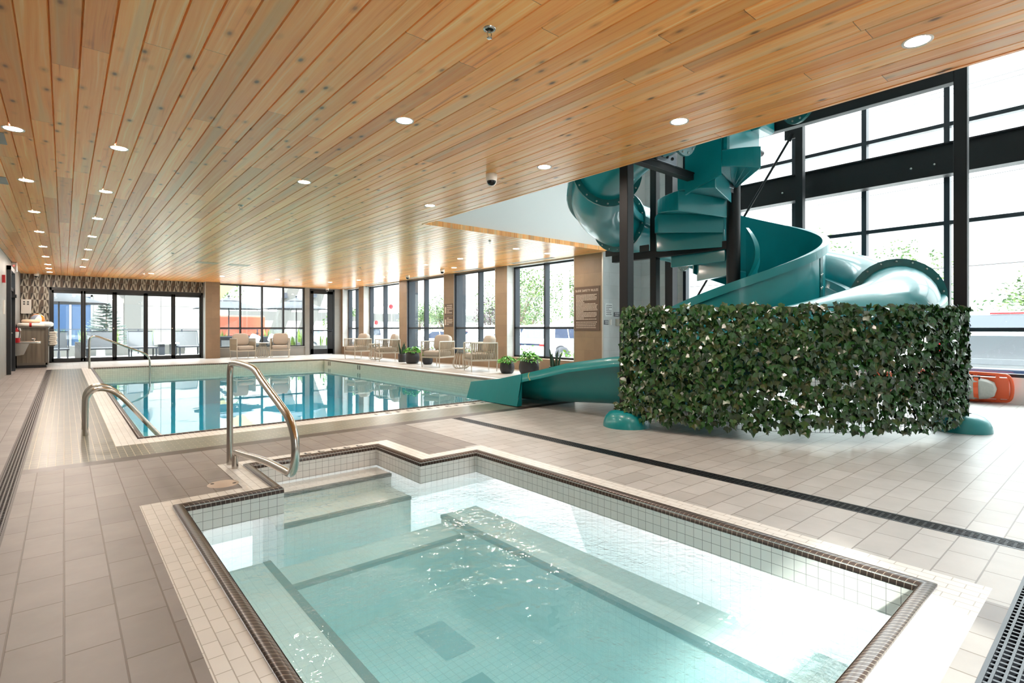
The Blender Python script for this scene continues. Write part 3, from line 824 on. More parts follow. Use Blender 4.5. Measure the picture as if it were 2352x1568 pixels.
# moulded spiral stair around the centre pole
def zs(th): return 2.45+(th-90)*.00722
dth = 27.7; th = -248.0; i = 0; ri, ro = .13, 1.09
steps = []
while th < 196:
    z1 = zs(th+dth/2)+.04; z0 = z1-.27; k = MB(); ns = 6; v = []
    for lay, (rz0, rz1) in enumerate(((z1, z1), (z0+.06, z0))):
        for q in range(ns+1):
            a = th+(dth+1.0)*q/ns
            zz = z1 if lay == 0 else z0+.07*(1-q/ns)
            v.append(pol(a, ri, zz)); v.append(pol(a, ro, zz))
    f = []; o_ = 2*(ns+1)
    for q in range(ns):
        f.append((2*q, 2*q+1, 2*q+3, 2*q+2)); f.append((o_+2*q, o_+2*q+2, o_+2*q+3, o_+2*q+1))
        f.append((2*q+1, o_+2*q+1, o_+2*q+3, 2*q+3)); f.append((2*q, 2*q+2, o_+2*q+2, o_+2*q))
    f.append((0, o_, o_+1, 1)); f.append((2*ns, 2*ns+1, o_+2*ns+1, o_+2*ns))
    k.add(v, f, 0, False)
    steps.append(k.build('stair_tread', TEAL, slide, bevel=.018)); th += dth
def helix_wall(name, R, a0, a1, lo, hi, lip, th_=.03):
    k = MB(); n = int((a1-a0)/4); rg = []
    for q in range(n+1):
        a = a0+(a1-a0)*q/n; z = zs(a)
        if callable(hi): h = hi(a)
        else: h = hi
        S = [(R-th_/2, z+lo), (R-th_/2, z+h), (R+th_/2+lip, z+h+.004), (R+th_/2+lip, z+h-.105 if lip else z+h), (R+th_/2, z+h-.105 if lip else z+h), (R+th_/2, z+lo)]
        rg.append([pol(a, r_, z_) for r_, z_ in S])
    m = 6; v = [p for r_ in rg for p in r_]; f = []
    for q in range(n):
        for j in range(m): f.append((q*m+j, (q+1)*m+j, (q+1)*m+(j+1) % m, q*m+(j+1) % m))
    f.append(tuple(range(m))); f.append(tuple(n*m+j for j in range(m))[::-1])
    k.add(v, f, 0, False); o = k.build(name, TEAL, slide, weld=True)
    for p_ in o.data.polygons: p_.use_smooth = True
    es = o.modifiers.new('edges', 'EDGE_SPLIT'); es.split_angle = math.radians(40)
    return o
helix_wall('stair_guard', 1.12, -246, 60, -.22, .98, .055)
helix_wall('stair_guard', 1.12, 176, 200, -.22, 1.0, .055)
helix_wall('inner_guard', .30, -246, -10, -.05, .85, .03)
k = MB()
for a in (-88, -86): 
    for dz in (.06, .25, .45, .62): k.ball(pol(a, 1.139, zs(a)+dz), .016, n=7, m=4, mi=1)
for dz in (-.2, .98): pass
a = -87; rg = [pol(a-2.5, 1.142, 0), pol(a+2.5, 1.142, 0)]
v = [Vector((rg[0].x, rg[0].y, zs(a)-.2)), Vector((rg[1].x, rg[1].y, zs(a)-.2)), Vector((rg[1].x, rg[1].y, zs(a)+.87)), Vector((rg[0].x, rg[0].y, zs(a)+.87))]
k.add(v, [(0,1,2,3)], 0); k.build('guard_joint', [TEALD, BOLT], slide)
# moulded entry tub at the head of the stair
k = MB()
k.box(6.32, 3.30, 3.30, 7.22, 3.72, 3.78); k.box(6.9, 3.15, 3.72, 7.34, 3.70, 4.1)
k.build('entry_tub', TEAL, slide, bevel=.05)

# frame
PA, PC, PB2 = (4.87, 3.74), (7.43, 1.23), (7.33, 5.06)
for (x, y), z1 in ((PA, 4.2), (PC, 4.1), (PB2, 3.7)):
    k = MB(); s = .0575; k.box(x-s, y-s, 0, x+s, y+s, z1); po = k.build('support_post', STEEL, slide, bevel=.006)
    if (x, y) != PB2:
        k = MB(); k.lathe([(.262,0),(.262,.02),(.255,.06),(.235,.11),(.195,.155),(.14,.18),(.085,.19)], (x, y, 0), 36); k.build('base_cover', TEAL, po)
k = MB(); k.tube([(CXY.x, CXY.y, 0), (CXY.x, CXY.y, 4.3)], .094, 24); k.build('centre_pole', STEEL, slide)
k = MB(); k.box(7.27, 3.8, 2.25, 7.39, 5.90, 2.37); k.build('support_beam', STEEL, slide, bevel=.006)
k = MB(); k.box(4.93, 3.69, 3.02, 7.25, 3.79, 3.10); k.box(4.93, 3.68, 3.095, 7.25, 3.69, 3.115); k.build('support_beam', STEEL, slide, bevel=.005)
k = MB(); k.box(7.36, 1.28, 3.78, 7.48, 3.68, 3.92); k.build('support_beam', STEEL, slide, bevel=.006)
k = MB(); k.box(7.24, 3.98, 2.35, 7.26, 4.80, 2.62); k.build('bracket_plate', BLACK, slide, bevel=.008)
for a_, c_ in ((5.12, 5.30), (5.66, 6.02)):
    k = MB(); k.box(7.24, a_, 2.36, 7.26, c_, 2.47); k.build('bracket_plate', BLACK, slide, bevel=.008)
k = MB(); k.box(6.30, 3.665, 3.07, 7.20, 3.68, 3.36)
for i in range(6): k.ball((6.38+i*.15, 3.66, 3.28), .022, n=8, m=5, mi=1)
k.build('bracket_plate', [ZINC, BLACK], slide, bevel=.004)
k = MB(); k.box(5.35, 3.66, 3.10, 5.75, 3.68, 3.22)
for i in range(3): k.ball((5.44+i*.11, 3.655, 3.17), .02, n=8, m=5, mi=1)
k.build('bracket_plate', [ZINC, BLACK], slide, bevel=.004)
k = MB(); k.bar((7.42,3.70,3.72),(7.95,3.70,3.72),.05,.06); k.tube([(7.9,3.66,3.74),(8.02,3.66,3.74)], .05, 12); k.build('support_bracket', STEEL, slide)

# ------------------------------------------------------------------ ivy screen
ivy = thing('ivy_screen', 'curved wire screen of artificial ivy leaves wrapped round the foot of the slide', 'ivy screen', (5.6, 2.0, 0))
RI = 2.50; IA0, IA1 = 180.5, 271.5; IZ0, IZ1 = .10, 1.31
k = MB(); nseg = 90
for q in range(nseg+1):
    a = IA0+(IA1-IA0)*q/nseg; p = pol(a, RI)
    k.box(p.x-.0016, p.y-.0016, IZ0, p.x+.0016, p.y+.0016, IZ1)
zz = IZ0
while zz <= IZ1+.001:
    k.tube([pol(IA0+(IA1-IA0)*q/30, RI, zz) for q in range(31)], .0018, 4); zz += .0487
k.build('wire_mesh', BLACK, ivy)
k = MB(); k.tube([pol(IA0+(IA1-IA0)*q/40, RI, IZ1) for q in range(41)], .008, 6); k.build('top_rail', BLACK, ivy)
LEAF = [(0,-.42),(.30,-.30),(.50,.02),(.26,.14),(0,.62),(-.26,.14),(-.50,.02),(-.30,-.30)]
def leaf(k, c, nrm, up, s, fold, mi):
    nrm = nrm.normalized(); sd = up.cross(nrm).normalized(); upv = nrm.cross(sd)
    def P_(x, y): return c + sd*(x*s) + upv*(y*s) + nrm*(fold*abs(x)*s - .10*s*y*y)
    ctr0, ctr1 = P_(0,-.36), P_(0,.62); mid = P_(0,.08)
    pts = [P_(x, y) for x, y in LEAF]
    v = pts+[mid]; M_ = len(v)-1
    k.add(v, [(0,1,M_),(1,2,M_),(2,3,M_),(3,4,M_),(4,5,M_),(5,6,M_),(6,7,M_),(7,0,M_)], mi, False)
k = MB(); rr = random.Random(21)
NL = 6600
for q in range(NL):
    a = IA0-.6+(IA1-IA0+1.2)*rr.random(); z = IZ0-.01+(IZ1-IZ0+.02)*rr.random()
    if z < .40 and rr.random() < (.40-z)*1.9: continue
    out = rr.random(); n_ = Vector((math.cos(math.radians(a)), math.sin(math.radians(a)), 0))
    c = pol(a, RI+.012+.075*out, z)
    nn = (n_ + Vector((rr.uniform(-.75,.75), rr.uniform(-.75,.75), rr.uniform(-.25,.75))))
    up = Vector((rr.uniform(-.7,.7), rr.uniform(-.7,.7), -1))
    leaf(k, c, nn, up, rr.uniform(.060,.092), rr.uniform(-.15,.45), rr.choice((0,0,1,1,1,2)))
for q in range(46):   # sprays above the rail and round both ends
    a = IA0+(IA1-IA0)*rr.random(); c = pol(a, RI+.02, IZ1+rr.uniform(0,.035)); n_ = Vector((math.cos(math.radians(a)), math.sin(math.radians(a)), .4))
    leaf(k, c, n_+Vector((rr.uniform(-.6,.6),rr.uniform(-.6,.6),0)), Vector((rr.uniform(-.6,.6),rr.uniform(-.6,.6),1)), rr.uniform(.055,.08), .2, rr.choice((0,1,2)))
for q in range(70):
    a = IA1+rr.uniform(-1,5.5)*rr.random(); c = pol(a, RI+.03, .2+rr.uniform(-.02,.10)); leaf(k, c, Vector((rr.uniform(-.5,.5),-1,.6)), Vector((rr.uniform(-.5,.5),0,-1)), .07, .2, rr.choice((0,1,1)))
for q in range(40):
    a = IA0-rr.uniform(-2,4)*rr.random(); c = pol(a, RI+.05, .2+rr.uniform(-.06,.06)); leaf(k, c, Vector((-1,-.6,.6)), Vector((rr.uniform(-.5,.5),0,-1)), .07, .2, rr.choice((0,1,2)))
lv = k.build('leaves', [IVY1, IVY2, IVY3], ivy); lv['kind'] = 'stuff'

# ------------------------------------------------------------------ handrails
def smooth_path(pts, it=2):
    for _ in range(it):
        out = [pts[0]]
        for a, c in zip(pts, pts[1:]):
            a = Vector(a); c = Vector(c); out += [a.lerp(c, .25), a.lerp(c, .75)]
        out.append(pts[-1]); pts = out
    return pts
def rail(name, pts, r, label, group=None, feet=()):
    t = thing(name, label, 'handrail', (pts[0][0], pts[0][1], 0), group)
    k = MB(); k.tube(smooth_path(pts, 3), r, 16); k.build('tube', CHROME, t)
    for f in feet:
        k = MB(); k.lathe([(r*1.05, .022), (r*1.5, .012), (r*1.75, 0)], (f[0], f[1], 0), 20); k.build('base_flange', CHROME, t)
    return t
X = 1.03
rail('handrail', [(X,4.77,0),(X,4.77,.60),(X,4.765,.80),(X,4.66,.835),(X,4.12,.825),(X,3.98,.80),(X,3.84,.742),(X,3.42,.615),(X,3.26,.56),(X,3.17,.46),(X,3.17,.33),(X,3.23,.235),(X,3.36,.235),(X,3.80,.215),(X,4.42,.145),(X,4.585,.135),(X,4.60,.08),(X,4.60,0)], .024,
     'looped stainless handrail beside the steps of the hot tub, nearest the viewer')
for yy, w_ in ((7.0, 'nearer'), (7.45, 'farther')):
    rail('handrail', [(.17,yy,0),(.17,yy,.26),(.175,yy,.40),(.235,yy,.47),(.33,yy,.475),(.44,yy,.41),(.55,yy,.27),(.67,yy,.10),(.83,yy,-.12),(1.0,yy,-.34)], .024,
         'arched stainless rail entering the pool at its near left corner, the %s of the pair' % w_, 'arched pool entry rails')
rail('handrail', [(.535,18.7,0),(.535,18.7,.70),(.545,18.7,.86),(.66,18.7,.90),(.80,18.7,.85),(1.62,18.7,.46),(1.84,18.7,.36),(1.92,18.7,.22),(1.92,18.7,-.05),(1.92,18.7,-.6)], .026,
     'slanting stainless handrail at the far left corner of the pool')
k = MB(); k.lathe([(0,.004),(.092,.004),(.10,.0)], (.862,4.19,0), 32); k.lathe([(0,.0046),(.013,.0046)], (.80,4.225,0), 10, mi=1); k.lathe([(0,.0046),(.013,.0046)], (.925,4.15,0), 10, mi=1)
k = k.build('deck_lid', [M('cream skimmer lid', (196, 178, 160), .5), VOID]); tag(k, 'round cream skimmer lid set in the deck left of the hot tub steps', 'lid')

# ------------------------------------------------------------------ armchairs
def make_chair():
    t = thing('armchair', 'x', 'armchair', (0,0,0), 'rope armchairs around the pool')
    W, D = .68, .74; hw, hd = W/2, D/2; AZ = .735; SF = .29
    for sx in (-1, 1):
        for sy in (-1, 1):
            k = MB(); x, y = sx*(hw-.016), sy*(hd-.016); x2, y2 = sx*(hw-.03), sy*(hd-.03)
            k.tube([(x2,y2,0),(x,y,SF),(x,y,AZ)], [.011,.016,.016], 8); k.build('leg', CREAM, t)
    k = MB(); k.tube([(-hw+.016,-hd+.016,AZ),(-hw+.016,hd-.016,AZ),(hw-.016,hd-.016,AZ),(hw-.016,-hd+.016,AZ)], .016, 8)
    k.build('top_rail', CREAM, t)
    k = MB(); a, c = hw-.016, hd-.016
    for p, q in (((-a,-c),(a,-c)),((a,-c),(a,c)),((a,c),(-a,c)),((-a,c),(-a,-c))): k.bar((*p,SF),(*q,SF),.022,.04)
    k.build('seat_frame', CREAM, t)
    def panel(p, q, n):
        k = MB(); p = Vector(p); q = Vector(q); d = (q-p)
        zm = .505
        for i in range(n):
            u0 = (i+.5)/n; u1 = min(.985, u0+.35/n); a_ = p+d*u0; b_ = p+d*u1
            k.bar((a_.x,a_.y,zm),(b_.x,b_.y,AZ-.01),.012,.019 if False else .012); k.bar((b_.x,b_.y,SF),(a_.x,a_.y,zm),.012,.012)
            w = d.normalized()*.011
            k.add([a_-w+Vector((0,0,zm)), a_+w+Vector((0,0,zm)), b_+w+Vector((0,0,AZ-.01)), b_-w+Vector((0,0,AZ-.01))], [(0,1,2,3)])
            k.add([b_-w+Vector((0,0,SF)), b_+w+Vector((0,0,SF)), a_+w+Vector((0,0,zm)), a_-w+Vector((0,0,zm))], [(0,1,2,3)])
        k.tube([(p.x,p.y,zm),(q.x,q.y,zm)], .008, 6)
        k.build('rope_panel', ROPE, t)
    panel((-a,-c,0),(-a,c,0),15); panel((a,-c,0),(a,c,0),15); panel((-a,c,0),(a,c,0),14)
    k = MB(); k.pillow(Matrix.Translation((0,-.035,.395)), .60, .63, .16, e=.22); k.build('seat_cushion', CUSHION, t)
    k = MB(); k.pillow(Matrix.Translation((0,.235,.70)) @ Matrix.Rotation(math.radians(-12), 4, 'X'), .56, .19, .46, e=.5); k.build('back_cushion', CUSHION, t)
    return t
ch0 = make_chair()
spots = [((5.09,21.55), 6, 'rope armchair at the far windows, left of the small round table'),
         ((6.38,21.40), -20, 'rope armchair at the far windows, right of the small round table'),
         ((8.26,18.52), -80, 'rope armchair by the right hand windows nearest the far corner door'),
         ((8.47,16.62), -104, 'rope armchair by the right windows, turned away, just left of the snake plant'),
         ((8.29,13.12), -70, 'rope armchair by the right windows facing the viewer, before the half hidden bowl planter'),
         ((8.33,11.12), -108, 'rope armchair by the right hand windows nearest the slide, showing its slatted side')]
for i, ((x, y), a, lab) in enumerate(spots):
    if i == 0:
        c = ch0; c.location = (x, y, 0); c.rotation_euler = (0, 0, math.radians(a)); c['label'] = lab
    else: dup(ch0, (x, y, 0), math.radians(a), lab)
def make_table():
    t = thing('side_table', 'x', 'side table', (0,0,0), 'round wire base side tables')
    k = MB(); k.lathe([(0,.545),(.235,.545),(.245,.553),(.245,.565),(.235,.572),(0,.572)], n=32); k.build('table_top', CREAM, t)
    k = MB(); n = 16
    for i in range(n):
        a = 2*PI*i/n; pr = [(.15,.012),(.215,.05),(.24,.12),(.225,.22),(.175,.34),(.12,.45),(.10,.52),(.11,.546)]
        k.tube([(r_*math.cos(a), r_*math.sin(a), z) for r_, z in pr], .0085, 6)
    k.tube([(.15*math.cos(2*PI*i/28), .15*math.sin(2*PI*i/28), .012) for i in range(28)], .010, 6, closed=True)
    k.tube([(.105*math.cos(2*PI*i/24), .105*math.sin(2*PI*i/24), .535) for i in range(24)], .008, 6, closed=True)
    k.build('wire_base', CREAM, t)
    return t
tb = make_table()
for i, (x, y, lab) in enumerate(((5.80,21.62,'small round wire base side table between the two chairs at the far windows'), (8.46,17.50,'small round wire base side table between the two farther chairs on the right'), (8.42,12.13,'small round wire base side table between the two nearer chairs on the right'))):
    if i == 0: tb.location = (x, y, 0); tb['label'] = lab
    else: dup(tb, (x, y, 0), .2*i, lab)

# ------------------------------------------------------------------ indoor planters
def bowl(x, y, w, h, label, leaves=True, seed=1):
    t = thing('potted_plant', label, 'potted plant', (x, y, 0), 'charcoal bowl planters'); R = w/2
    k = MB(); k.lathe([(0,0),(R*.66,0),(R*.80,h*.06),(R*.95,h*.28),(R,h*.5),(R*.96,h*.72),(R*.86,h*.93),(R*.83,h),(R*.77,h),(R*.77,h*.9),(0,h*.9)], (x, y, 0), 36); k.build('pot', POT, t)
    k = MB(); k.lathe([(0,h*.93),(R*.78,h*.92)], (x, y, 0), 20); k.build('soil', SOIL, t)
    if leaves:
        rr = random.Random(seed); k = MB()
        for i in range(150):
            a = rr.uniform(0, 2*PI); rad = R*1.0*math.sqrt(rr.random()); hh = h*.95 + (1-(rad/R)**2)*.15*(w/.45) + rr.uniform(-.02,.03)
            c = Vector((x+rad*math.cos(a), y+rad*math.sin(a), hh)); o = Vector((math.cos(a), math.sin(a), 0))
            d = (o*(.5+rad/R)+Vector((rr.uniform(-.6,.6), rr.uniform(-.6,.6), rr.uniform(-.5,.5)))).normalized(); s = rr.uniform(.07,.11)*(w/.45)**.5
            up = Vector((0,0,1))+Vector((rr.uniform(-.5,.5),rr.uniform(-.5,.5),0)); sd = d.cross(up).normalized(); nn = sd.cross(d)
            v = [c, c+d*s*.35+sd*s*.26+nn*.012, c+d*s*.75+sd*s*.2, c+d*s*1.15-nn*.02, c+d*s*.75-sd*s*.2, c+d*s*.35-sd*s*.26+nn*.012, c+d*s*.55-nn*.004]
            k.add(v, [(0,1,6),(1,2,6),(2,3,6),(3,4,6),(4,5,6),(5,0,6)], rr.choice((0,0,1)))
        lf = k.build('foliage', [LEAFBRIGHT, LEAFBRIGHT2], t); lf['kind'] = 'stuff'
    return t
bowl(8.45, 14.88, .46, .36, 'large charcoal bowl planter of bright leaves beside the snake plant, behind the chairs', True, 2)
bowl(8.63, 14.25, .33, .24, 'small charcoal bowl planter half hidden behind the front facing chair', True, 3)
bowl(8.38, 10.08, .37, .28, 'small charcoal bowl planter of bright leaves in front of the nearest brown pier', True, 4)
bowl(8.46, 9.36, .49, .36, 'large charcoal bowl planter of bright leaves under the window nearest the slide', True, 5)
def snake(x, y, hp, ht, label, seed):
    t = thing('snake_plant', label, 'potted plant', (x, y, 0), 'snake plants in charcoal pots'); rr = random.Random(seed)
    k = MB(); k.lathe([(0,0),(.12,0),(.135,.02),(.145,hp-.01),(.138,hp),(.125,hp),(.125,hp-.03),(0,hp-.03)], (x, y, 0), 28); k.build('pot', POT, t)
    k = MB()
    for i in range(17):
        a = rr.uniform(0, 2*PI); rad = rr.uniform(.01,.095); p = Vector((x+rad*math.cos(a), y+rad*math.sin(a), hp-.04)); H = rr.uniform(.55,1)*(ht-hp)
        ln = Vector((math.cos(a), math.sin(a), 0))*rr.uniform(.02,.10); b_ = rr.uniform(0, PI); sd = Vector((math.cos(b_), math.sin(b_), 0)); cr = Vector((-sd.y, sd.x, 0)); w = rr.uniform(.02,.03)
        v = []; ns = 6
        for q in range(ns+1):
            u = q/ns; ww = w*(.75+.5*u-1.25*u**3) if u < 1 else .001; c = p+ln*u*u+Vector((0,0,H*u))
            v += [c-sd*ww, c+cr*ww*.25, c+sd*ww]
        for q in range(ns):
            for j in (0, 1): k.add([v[3*q+j], v[3*q+j+1], v[3*q+4+j], v[3*q+3+j]], [(0,1,2,3)], 0, True)
    lf = k.build('leaves', SNAKE, t); lf['kind'] = 'stuff'
snake(8.60, 15.80, .27, .76, 'tall dark snake plant between the farther chairs and the big leafy bowl', 1)
snake(8.60, 8.62, .24, .70, 'tall dark snake plant nearest the slide, rising behind the exit chute', 2)

# ------------------------------------------------------------------ ceiling fixtures
def downlight():
    t = thing('downlight', 'x', 'ceiling light', (0,0,0), 'recessed ceiling downlights')
    k = MB(); k.lathe([(.062,.0),(.078,-.004),(.080,.004)], n=32); k.build('trim_ring', LAMPRING, t)
    k = MB(); k.lathe([(0,-.001),(.062,-.001)], n=28); k.build('diffuser', LAMPON, t)
    return t
D0 = downlight(); first = [True]
def light(x, y, lab):
    if first[0]:
        first[0] = False; D0.location = (x, y, CEIL-.0005); D0['label'] = lab
    else: dup(D0, (x, y, CEIL-.0005), 0, lab)
nth = ['first', 'second', 'third', 'fourth', 'fifth', 'sixth', 'seventh', 'eighth', 'ninth', 'tenth']
for i, y in enumerate((6.34, 8.44, 10.62, 12.75, 15.0, 17.05, 19.07, 20.3, 21.6)):
    light(-.34, y, 'lit round downlight in the row along the left wall, %s from the viewer' % nth[i])
for i, y in enumerate((6.36, 8.48, 10.64, 12.77, 14.92, 17.1, 19.2)):
    light(.405, y, 'lit round downlight in the row over the left pool edge, %s from the viewer' % nth[i])
light(2.18, 3.97, 'lit round downlight over the middle of the boards, nearer the viewer')
light(2.18, 6.40, 'lit round downlight over the middle of the boards, farther from the viewer')
for i, y in enumerate((.86, 2.49, 4.13, 6.47)):
    light(3.955, y, 'lit round downlight in the row along the open soffit edge, %s from the viewer' % nth[i])
far = [(2.1,20.1),(4.0,19.6),(5.6,20.9),(5.75,19.6),(8.05,18.0),(8.2,16.4),(7.52,12.55),(7.53,10.89),(7.52,8.74),(8.55,8.83),(8.55,10.9),(8.5,12.6),(8.86,18.0),(7.6,19.5),(7.5,14.6)]
names = ['near the far folding doors, left', 'near the far folding doors, right', 'near the far windows, left of two', 'above the far end of the pool', 'by the fourth right window', 'by the third right window, wall side', 'above the pool side, level with the second right window', 'above the pool side, level with the nearest right window', 'just under the white wall, pool side', 'just under the white wall, window side', 'beside the nearest right window', 'beside the second right window', 'against the fourth right window', 'above the far right pool corner', 'above the pool side, level with the third right window']
for (x, y), nm in zip(far, names): light(x, y, 'small lit downlight %s' % nm)

def sprinkler():
    t = thing('sprinkler_head', 'x', 'sprinkler', (0,0,0), 'ceiling sprinkler heads')
    k = MB(); k.lathe([(.038,0),(.036,-.006),(.026,-.010),(.024,.0)], n=24); k.build('escutcheon', CHROME, t)
    k = MB(); k.tube([(0,0,.0),(0,0,-.022)], .008, 10); 
    k.tube([(.012,0,-.018),(.015,0,-.035),(.004,0,-.052)], .003, 6); k.tube([(-.012,0,-.018),(-.015,0,-.035),(-.004,0,-.052)], .003, 6); k.lathe([(0,-.056),(.016,-.056),(.016,-.053),(0,-.052)], n=14); k.build('spray_frame', CHROME, t)
    k = MB(); k.lathe([(.008,-.0005),(.0245,-.0005)], n=20); k.build('recess', VOID, t)
    return t
s0 = sprinkler()
for i, (x, y, lab) in enumerate([(1.89,2.435,'chrome sprinkler head in the boards nearest the viewer'),(1.905,8.175,'chrome sprinkler head above the near end of the pool'),(1.914,14.36,'chrome sprinkler head above the middle of the pool, left'),(6.45,8.30,'chrome sprinkler head below the white upper wall'),(6.43,14.27,'chrome sprinkler head above the middle of the pool, right'),(6.17,19.6,'chrome sprinkler head near the far windows'),(1.915,20.1,'chrome sprinkler head near the folding doors')]):
    if i == 0: s0.location = (x, y, CEIL); s0['label'] = lab
    else: dup(s0, (x, y, CEIL), 0, lab)
def camera_dome():
    t = thing('security_camera', 'x', 'security camera', (0,0,0), 'dome cameras')
    k = MB(); k.lathe([(0,0),(.062,0),(.064,-.008),(.062,-.055),(.056,-.072),(.050,-.078)], n=30); k.build('housing', LAMPRING, t)
    k = MB(); k.lathe([(.051,-.076),(.050,-.09),(.042,-.110),(.026,-.124),(0,-.130)], n=24); k.build('dome_lens', M('smoked dome', (14, 13, 15), .08), t)
    k = MB(); a = [(.053*math.cos(q*PI/12), -.002+.012*math.cos(q*PI/12) if False else 0, -.076-.058*math.sin(q*PI/12)) for q in range(13)]
    k.tube(a, .006, 6); k.build('dome_shield', LAMPRING, t)
    return t
k0 = camera_dome()
for i, (x, y, lab) in enumerate([(3.686,4.71,'white dome camera on the boards near the soffit edge'),(8.45,13.13,'white dome camera by the right hand windows, nearer one'),(8.547,15.36,'white dome camera by the right hand windows, farther one'),(8.62,22.45,'white dome camera above the far corner door'),(-.666,22.5,'white dome camera against the patterned tile at the far left')]):
    if i == 0: k0.location = (x, y, CEIL); k0['label'] = lab; k0.rotation_euler = (0,0,-.7)
    else: dup(k0, (x, y, CEIL), -.7, lab)
for i, (a, c) in enumerate(((9.2,10.8),(12.2,13.5),(15.0,16.4),(18.0,19.8),(21.0,22.2))):
    k = MB(); x0, x1 = 9.05, 9.22; z = CEIL-.006
    k.box(x0, a, z, x1, c, CEIL+.002, 0)
    for j in range(1, 4): k.box(x0+j*(x1-x0)/4-.009, a+.01, z-.002, x0+j*(x1-x0)/4+.009, c-.01, z+.001, 1)
    tag(k.build('air_diffuser', [LAMPRING, VOID]), 'white slotted air diffuser in the ceiling along the %s' % ['window nearest the slide','second right window','third right window','fourth right window','far corner window'][i], 'air vent', 'linear air diffusers')
for i, (x, y, nm) in enumerate(((2.65,15.68,'left'),(3.42,15.70,'right'))):
    k = MB(); k.box(x, y, CEIL-.004, x+.48, y+.42, CEIL+.002); k.box(x-.012, y-.012, CEIL-.001, x+.492, y+.432, CEIL+.001, 1)
    tag(k.build('access_panel', [M('wood tone panel %d' % i, (196,164,132), .4), VOID]), 'square access panel in the boards above the pool, %s of the pair' % nm, 'access panel', 'ceiling access panels')
for x, y, nm in ((-.56,6.72,'nearer'),(-.66,8.62,'farther')):
    k = MB(); k.box(x-.15, y-.2, CEIL-.004, x+.15, y+.2, CEIL+.002)
    tag(k.build('speaker_panel', GREYWALL), 'grey panel in the ceiling at the left edge, the %s one' % nm, 'ceiling panel')

# ------------------------------------------------------------------ wall signs
def sign(name, loc, w, h, d, mat, label, cat='sign'):
    t = thing(name, label, cat, loc); k = MB()
    if d == '-x': k.box(loc[0]-.012, loc[1]-w/2, loc[2], loc[0]-.001, loc[1]+w/2, loc[2]+h)
    else: k.box(loc[0]-w/2, loc[1]-.012, loc[2], loc[0]+w/2, loc[1]-.001, loc[2]+h)
    k.build('panel', mat, t, bevel=.002); return t
def lines(t, loc, d, w, z0, z1, n, mat, seed=1, hgt=.016):
    rr = random.Random(seed); k = MB()
    for i in range(n):
        z = z1-(z1-z0)*i/(n-1); L = w*rr.choice((.98, .95, .9, .35, .97)); u = -w/2
        while u < -w/2+L:
            ww = rr.uniform(.015,.05)
            if d == '-x': k.box(loc[0]-.0145, loc[1]-u-ww, z, loc[0]-.0118, loc[1]-u, z+hgt)
            else: k.box(loc[0]+u, loc[1]-.0145, z, loc[0]+u+ww, loc[1]-.0118, z+hgt)
            u += ww+.010
    k.build('small_print', mat, t)
L = (WX, 8.325, 1.06); s = sign('rules_sign', L, .80, 1.03, '-x', SIGNBR, 'tall brown slide safety rules sign on the brown pier nearest the slide')
text('lettering', 'SLIDE SAFETY RULES', .078, Mfacing((WX-.0135, 8.325, 1.995), '-x'), SIGNTX, s)
lines(s, L, '-x', .66, 1.32, 1.89, 20, SIGNTX, 4, .014); lines(s, L, '-x', .66, 1.12, 1.25, 4, SIGNTX, 6, .014)
for z, h, nm, sd in ((1.54, .36, 'upper', 8), (1.17, .33, 'lower', 9)):
    L = (WX, 14.16, z); s = sign('notice_sign', L, .46, h, '-x', SIGNBR, '%s of two small brown notices on the pier between the second and third windows' % nm)
    lines(s, (WX, 14.09, z), '-x', .30, z+.06, z+h-.07, 5, SIGNTX, sd, .022)
    k = MB(); k.box(WX-.014, 14.29, z+.05, WX-.0118, 14.36, z+h-.1); k.build('pictogram', SIGNTX, s)
EY = 7.85
s = sign('notice_sign', (9.555,EY,1.385), .25, .30, '-y', SIGNWH, 'pale square notice on the grey end wall beside the rules sign', 'sign'); lines(s, (9.555,EY,1.385), '-y', .19, 1.42, 1.63, 6, SIGNGR, 2, .016)
s = sign('notice_sign', (9.84,EY,1.385), .20, .10, '-y', SIGNGR, 'small dark notice right of the pale square one on the grey end wall'); lines(s, (9.84,EY,1.385), '-y', .14, 1.41, 1.45, 2, SIGNWH, 3, .018)
s = sign('notice_sign', (9.47,EY,1.20), .15, .10, '-y', SIGNGR, 'small dark plaque below the pale square notice on the grey end wall'); lines(s, (9.47,EY,1.2), '-y', .10, 1.225, 1.265, 2, SIGNWH, 5, .018)
k = MB(); k.box(9.60,EY-.02,1.19,9.65,EY-.001,1.315); tag(k.build('light_switch', LAMPRING), 'white switch plate on the grey end wall beside the small plaque', 'switch')
k = MB(); k.box(9.80,EY-.07,1.17,9.92,EY-.001,1.33); tag(k.build('control_box', CREAM, bevel=.006), 'beige control box on the grey end wall beside the slide post', 'control box')

# ------------------------------------------------------------------ things at the left wall
k = MB()
ct = thing('towel_counter', 'dark wood grain counter with a towel niche at the far left corner', 'counter', (-.68, 21.1, 0))
woodg = NT('dark wood grain laminate'); pp = woodg.sep(woodg.pos()); gg = woodg.noise(woodg.comb(woodg.math('MULTIPLY', woodg.math('ADD', pp[0], pp[1]), 22), woodg.math('MULTIPLY', pp[2], .8)), 1, 3)
woodg.l(woodg.ramp(gg, [(.3, lin((92, 84, 74))), (.7, lin((126, 116, 102)))]), woodg.b.inputs['Base Color']); woodg.b.inputs['Roughness'].default_value = .5
k.box(-1.0,20.06,.08,-.36,22.3,1.12); k.build('body', woodg.m, ct)
k = MB(); k.box(-1.02,20.02,1.12,-.335,22.35,1.15); k.build('counter_top', DARKGREY, ct)
k = MB(); k.box(-1.0,20.09,0,-.38,22.3,.08); k.build('plinth', BLACK, ct)
k = MB(); k.box(-.40,20.03,.08,-.345,20.10,1.12); k.box(-1.0,20.03,.08,-.36,20.08,.14); k.build('edge_trim', DARKGREY, ct)
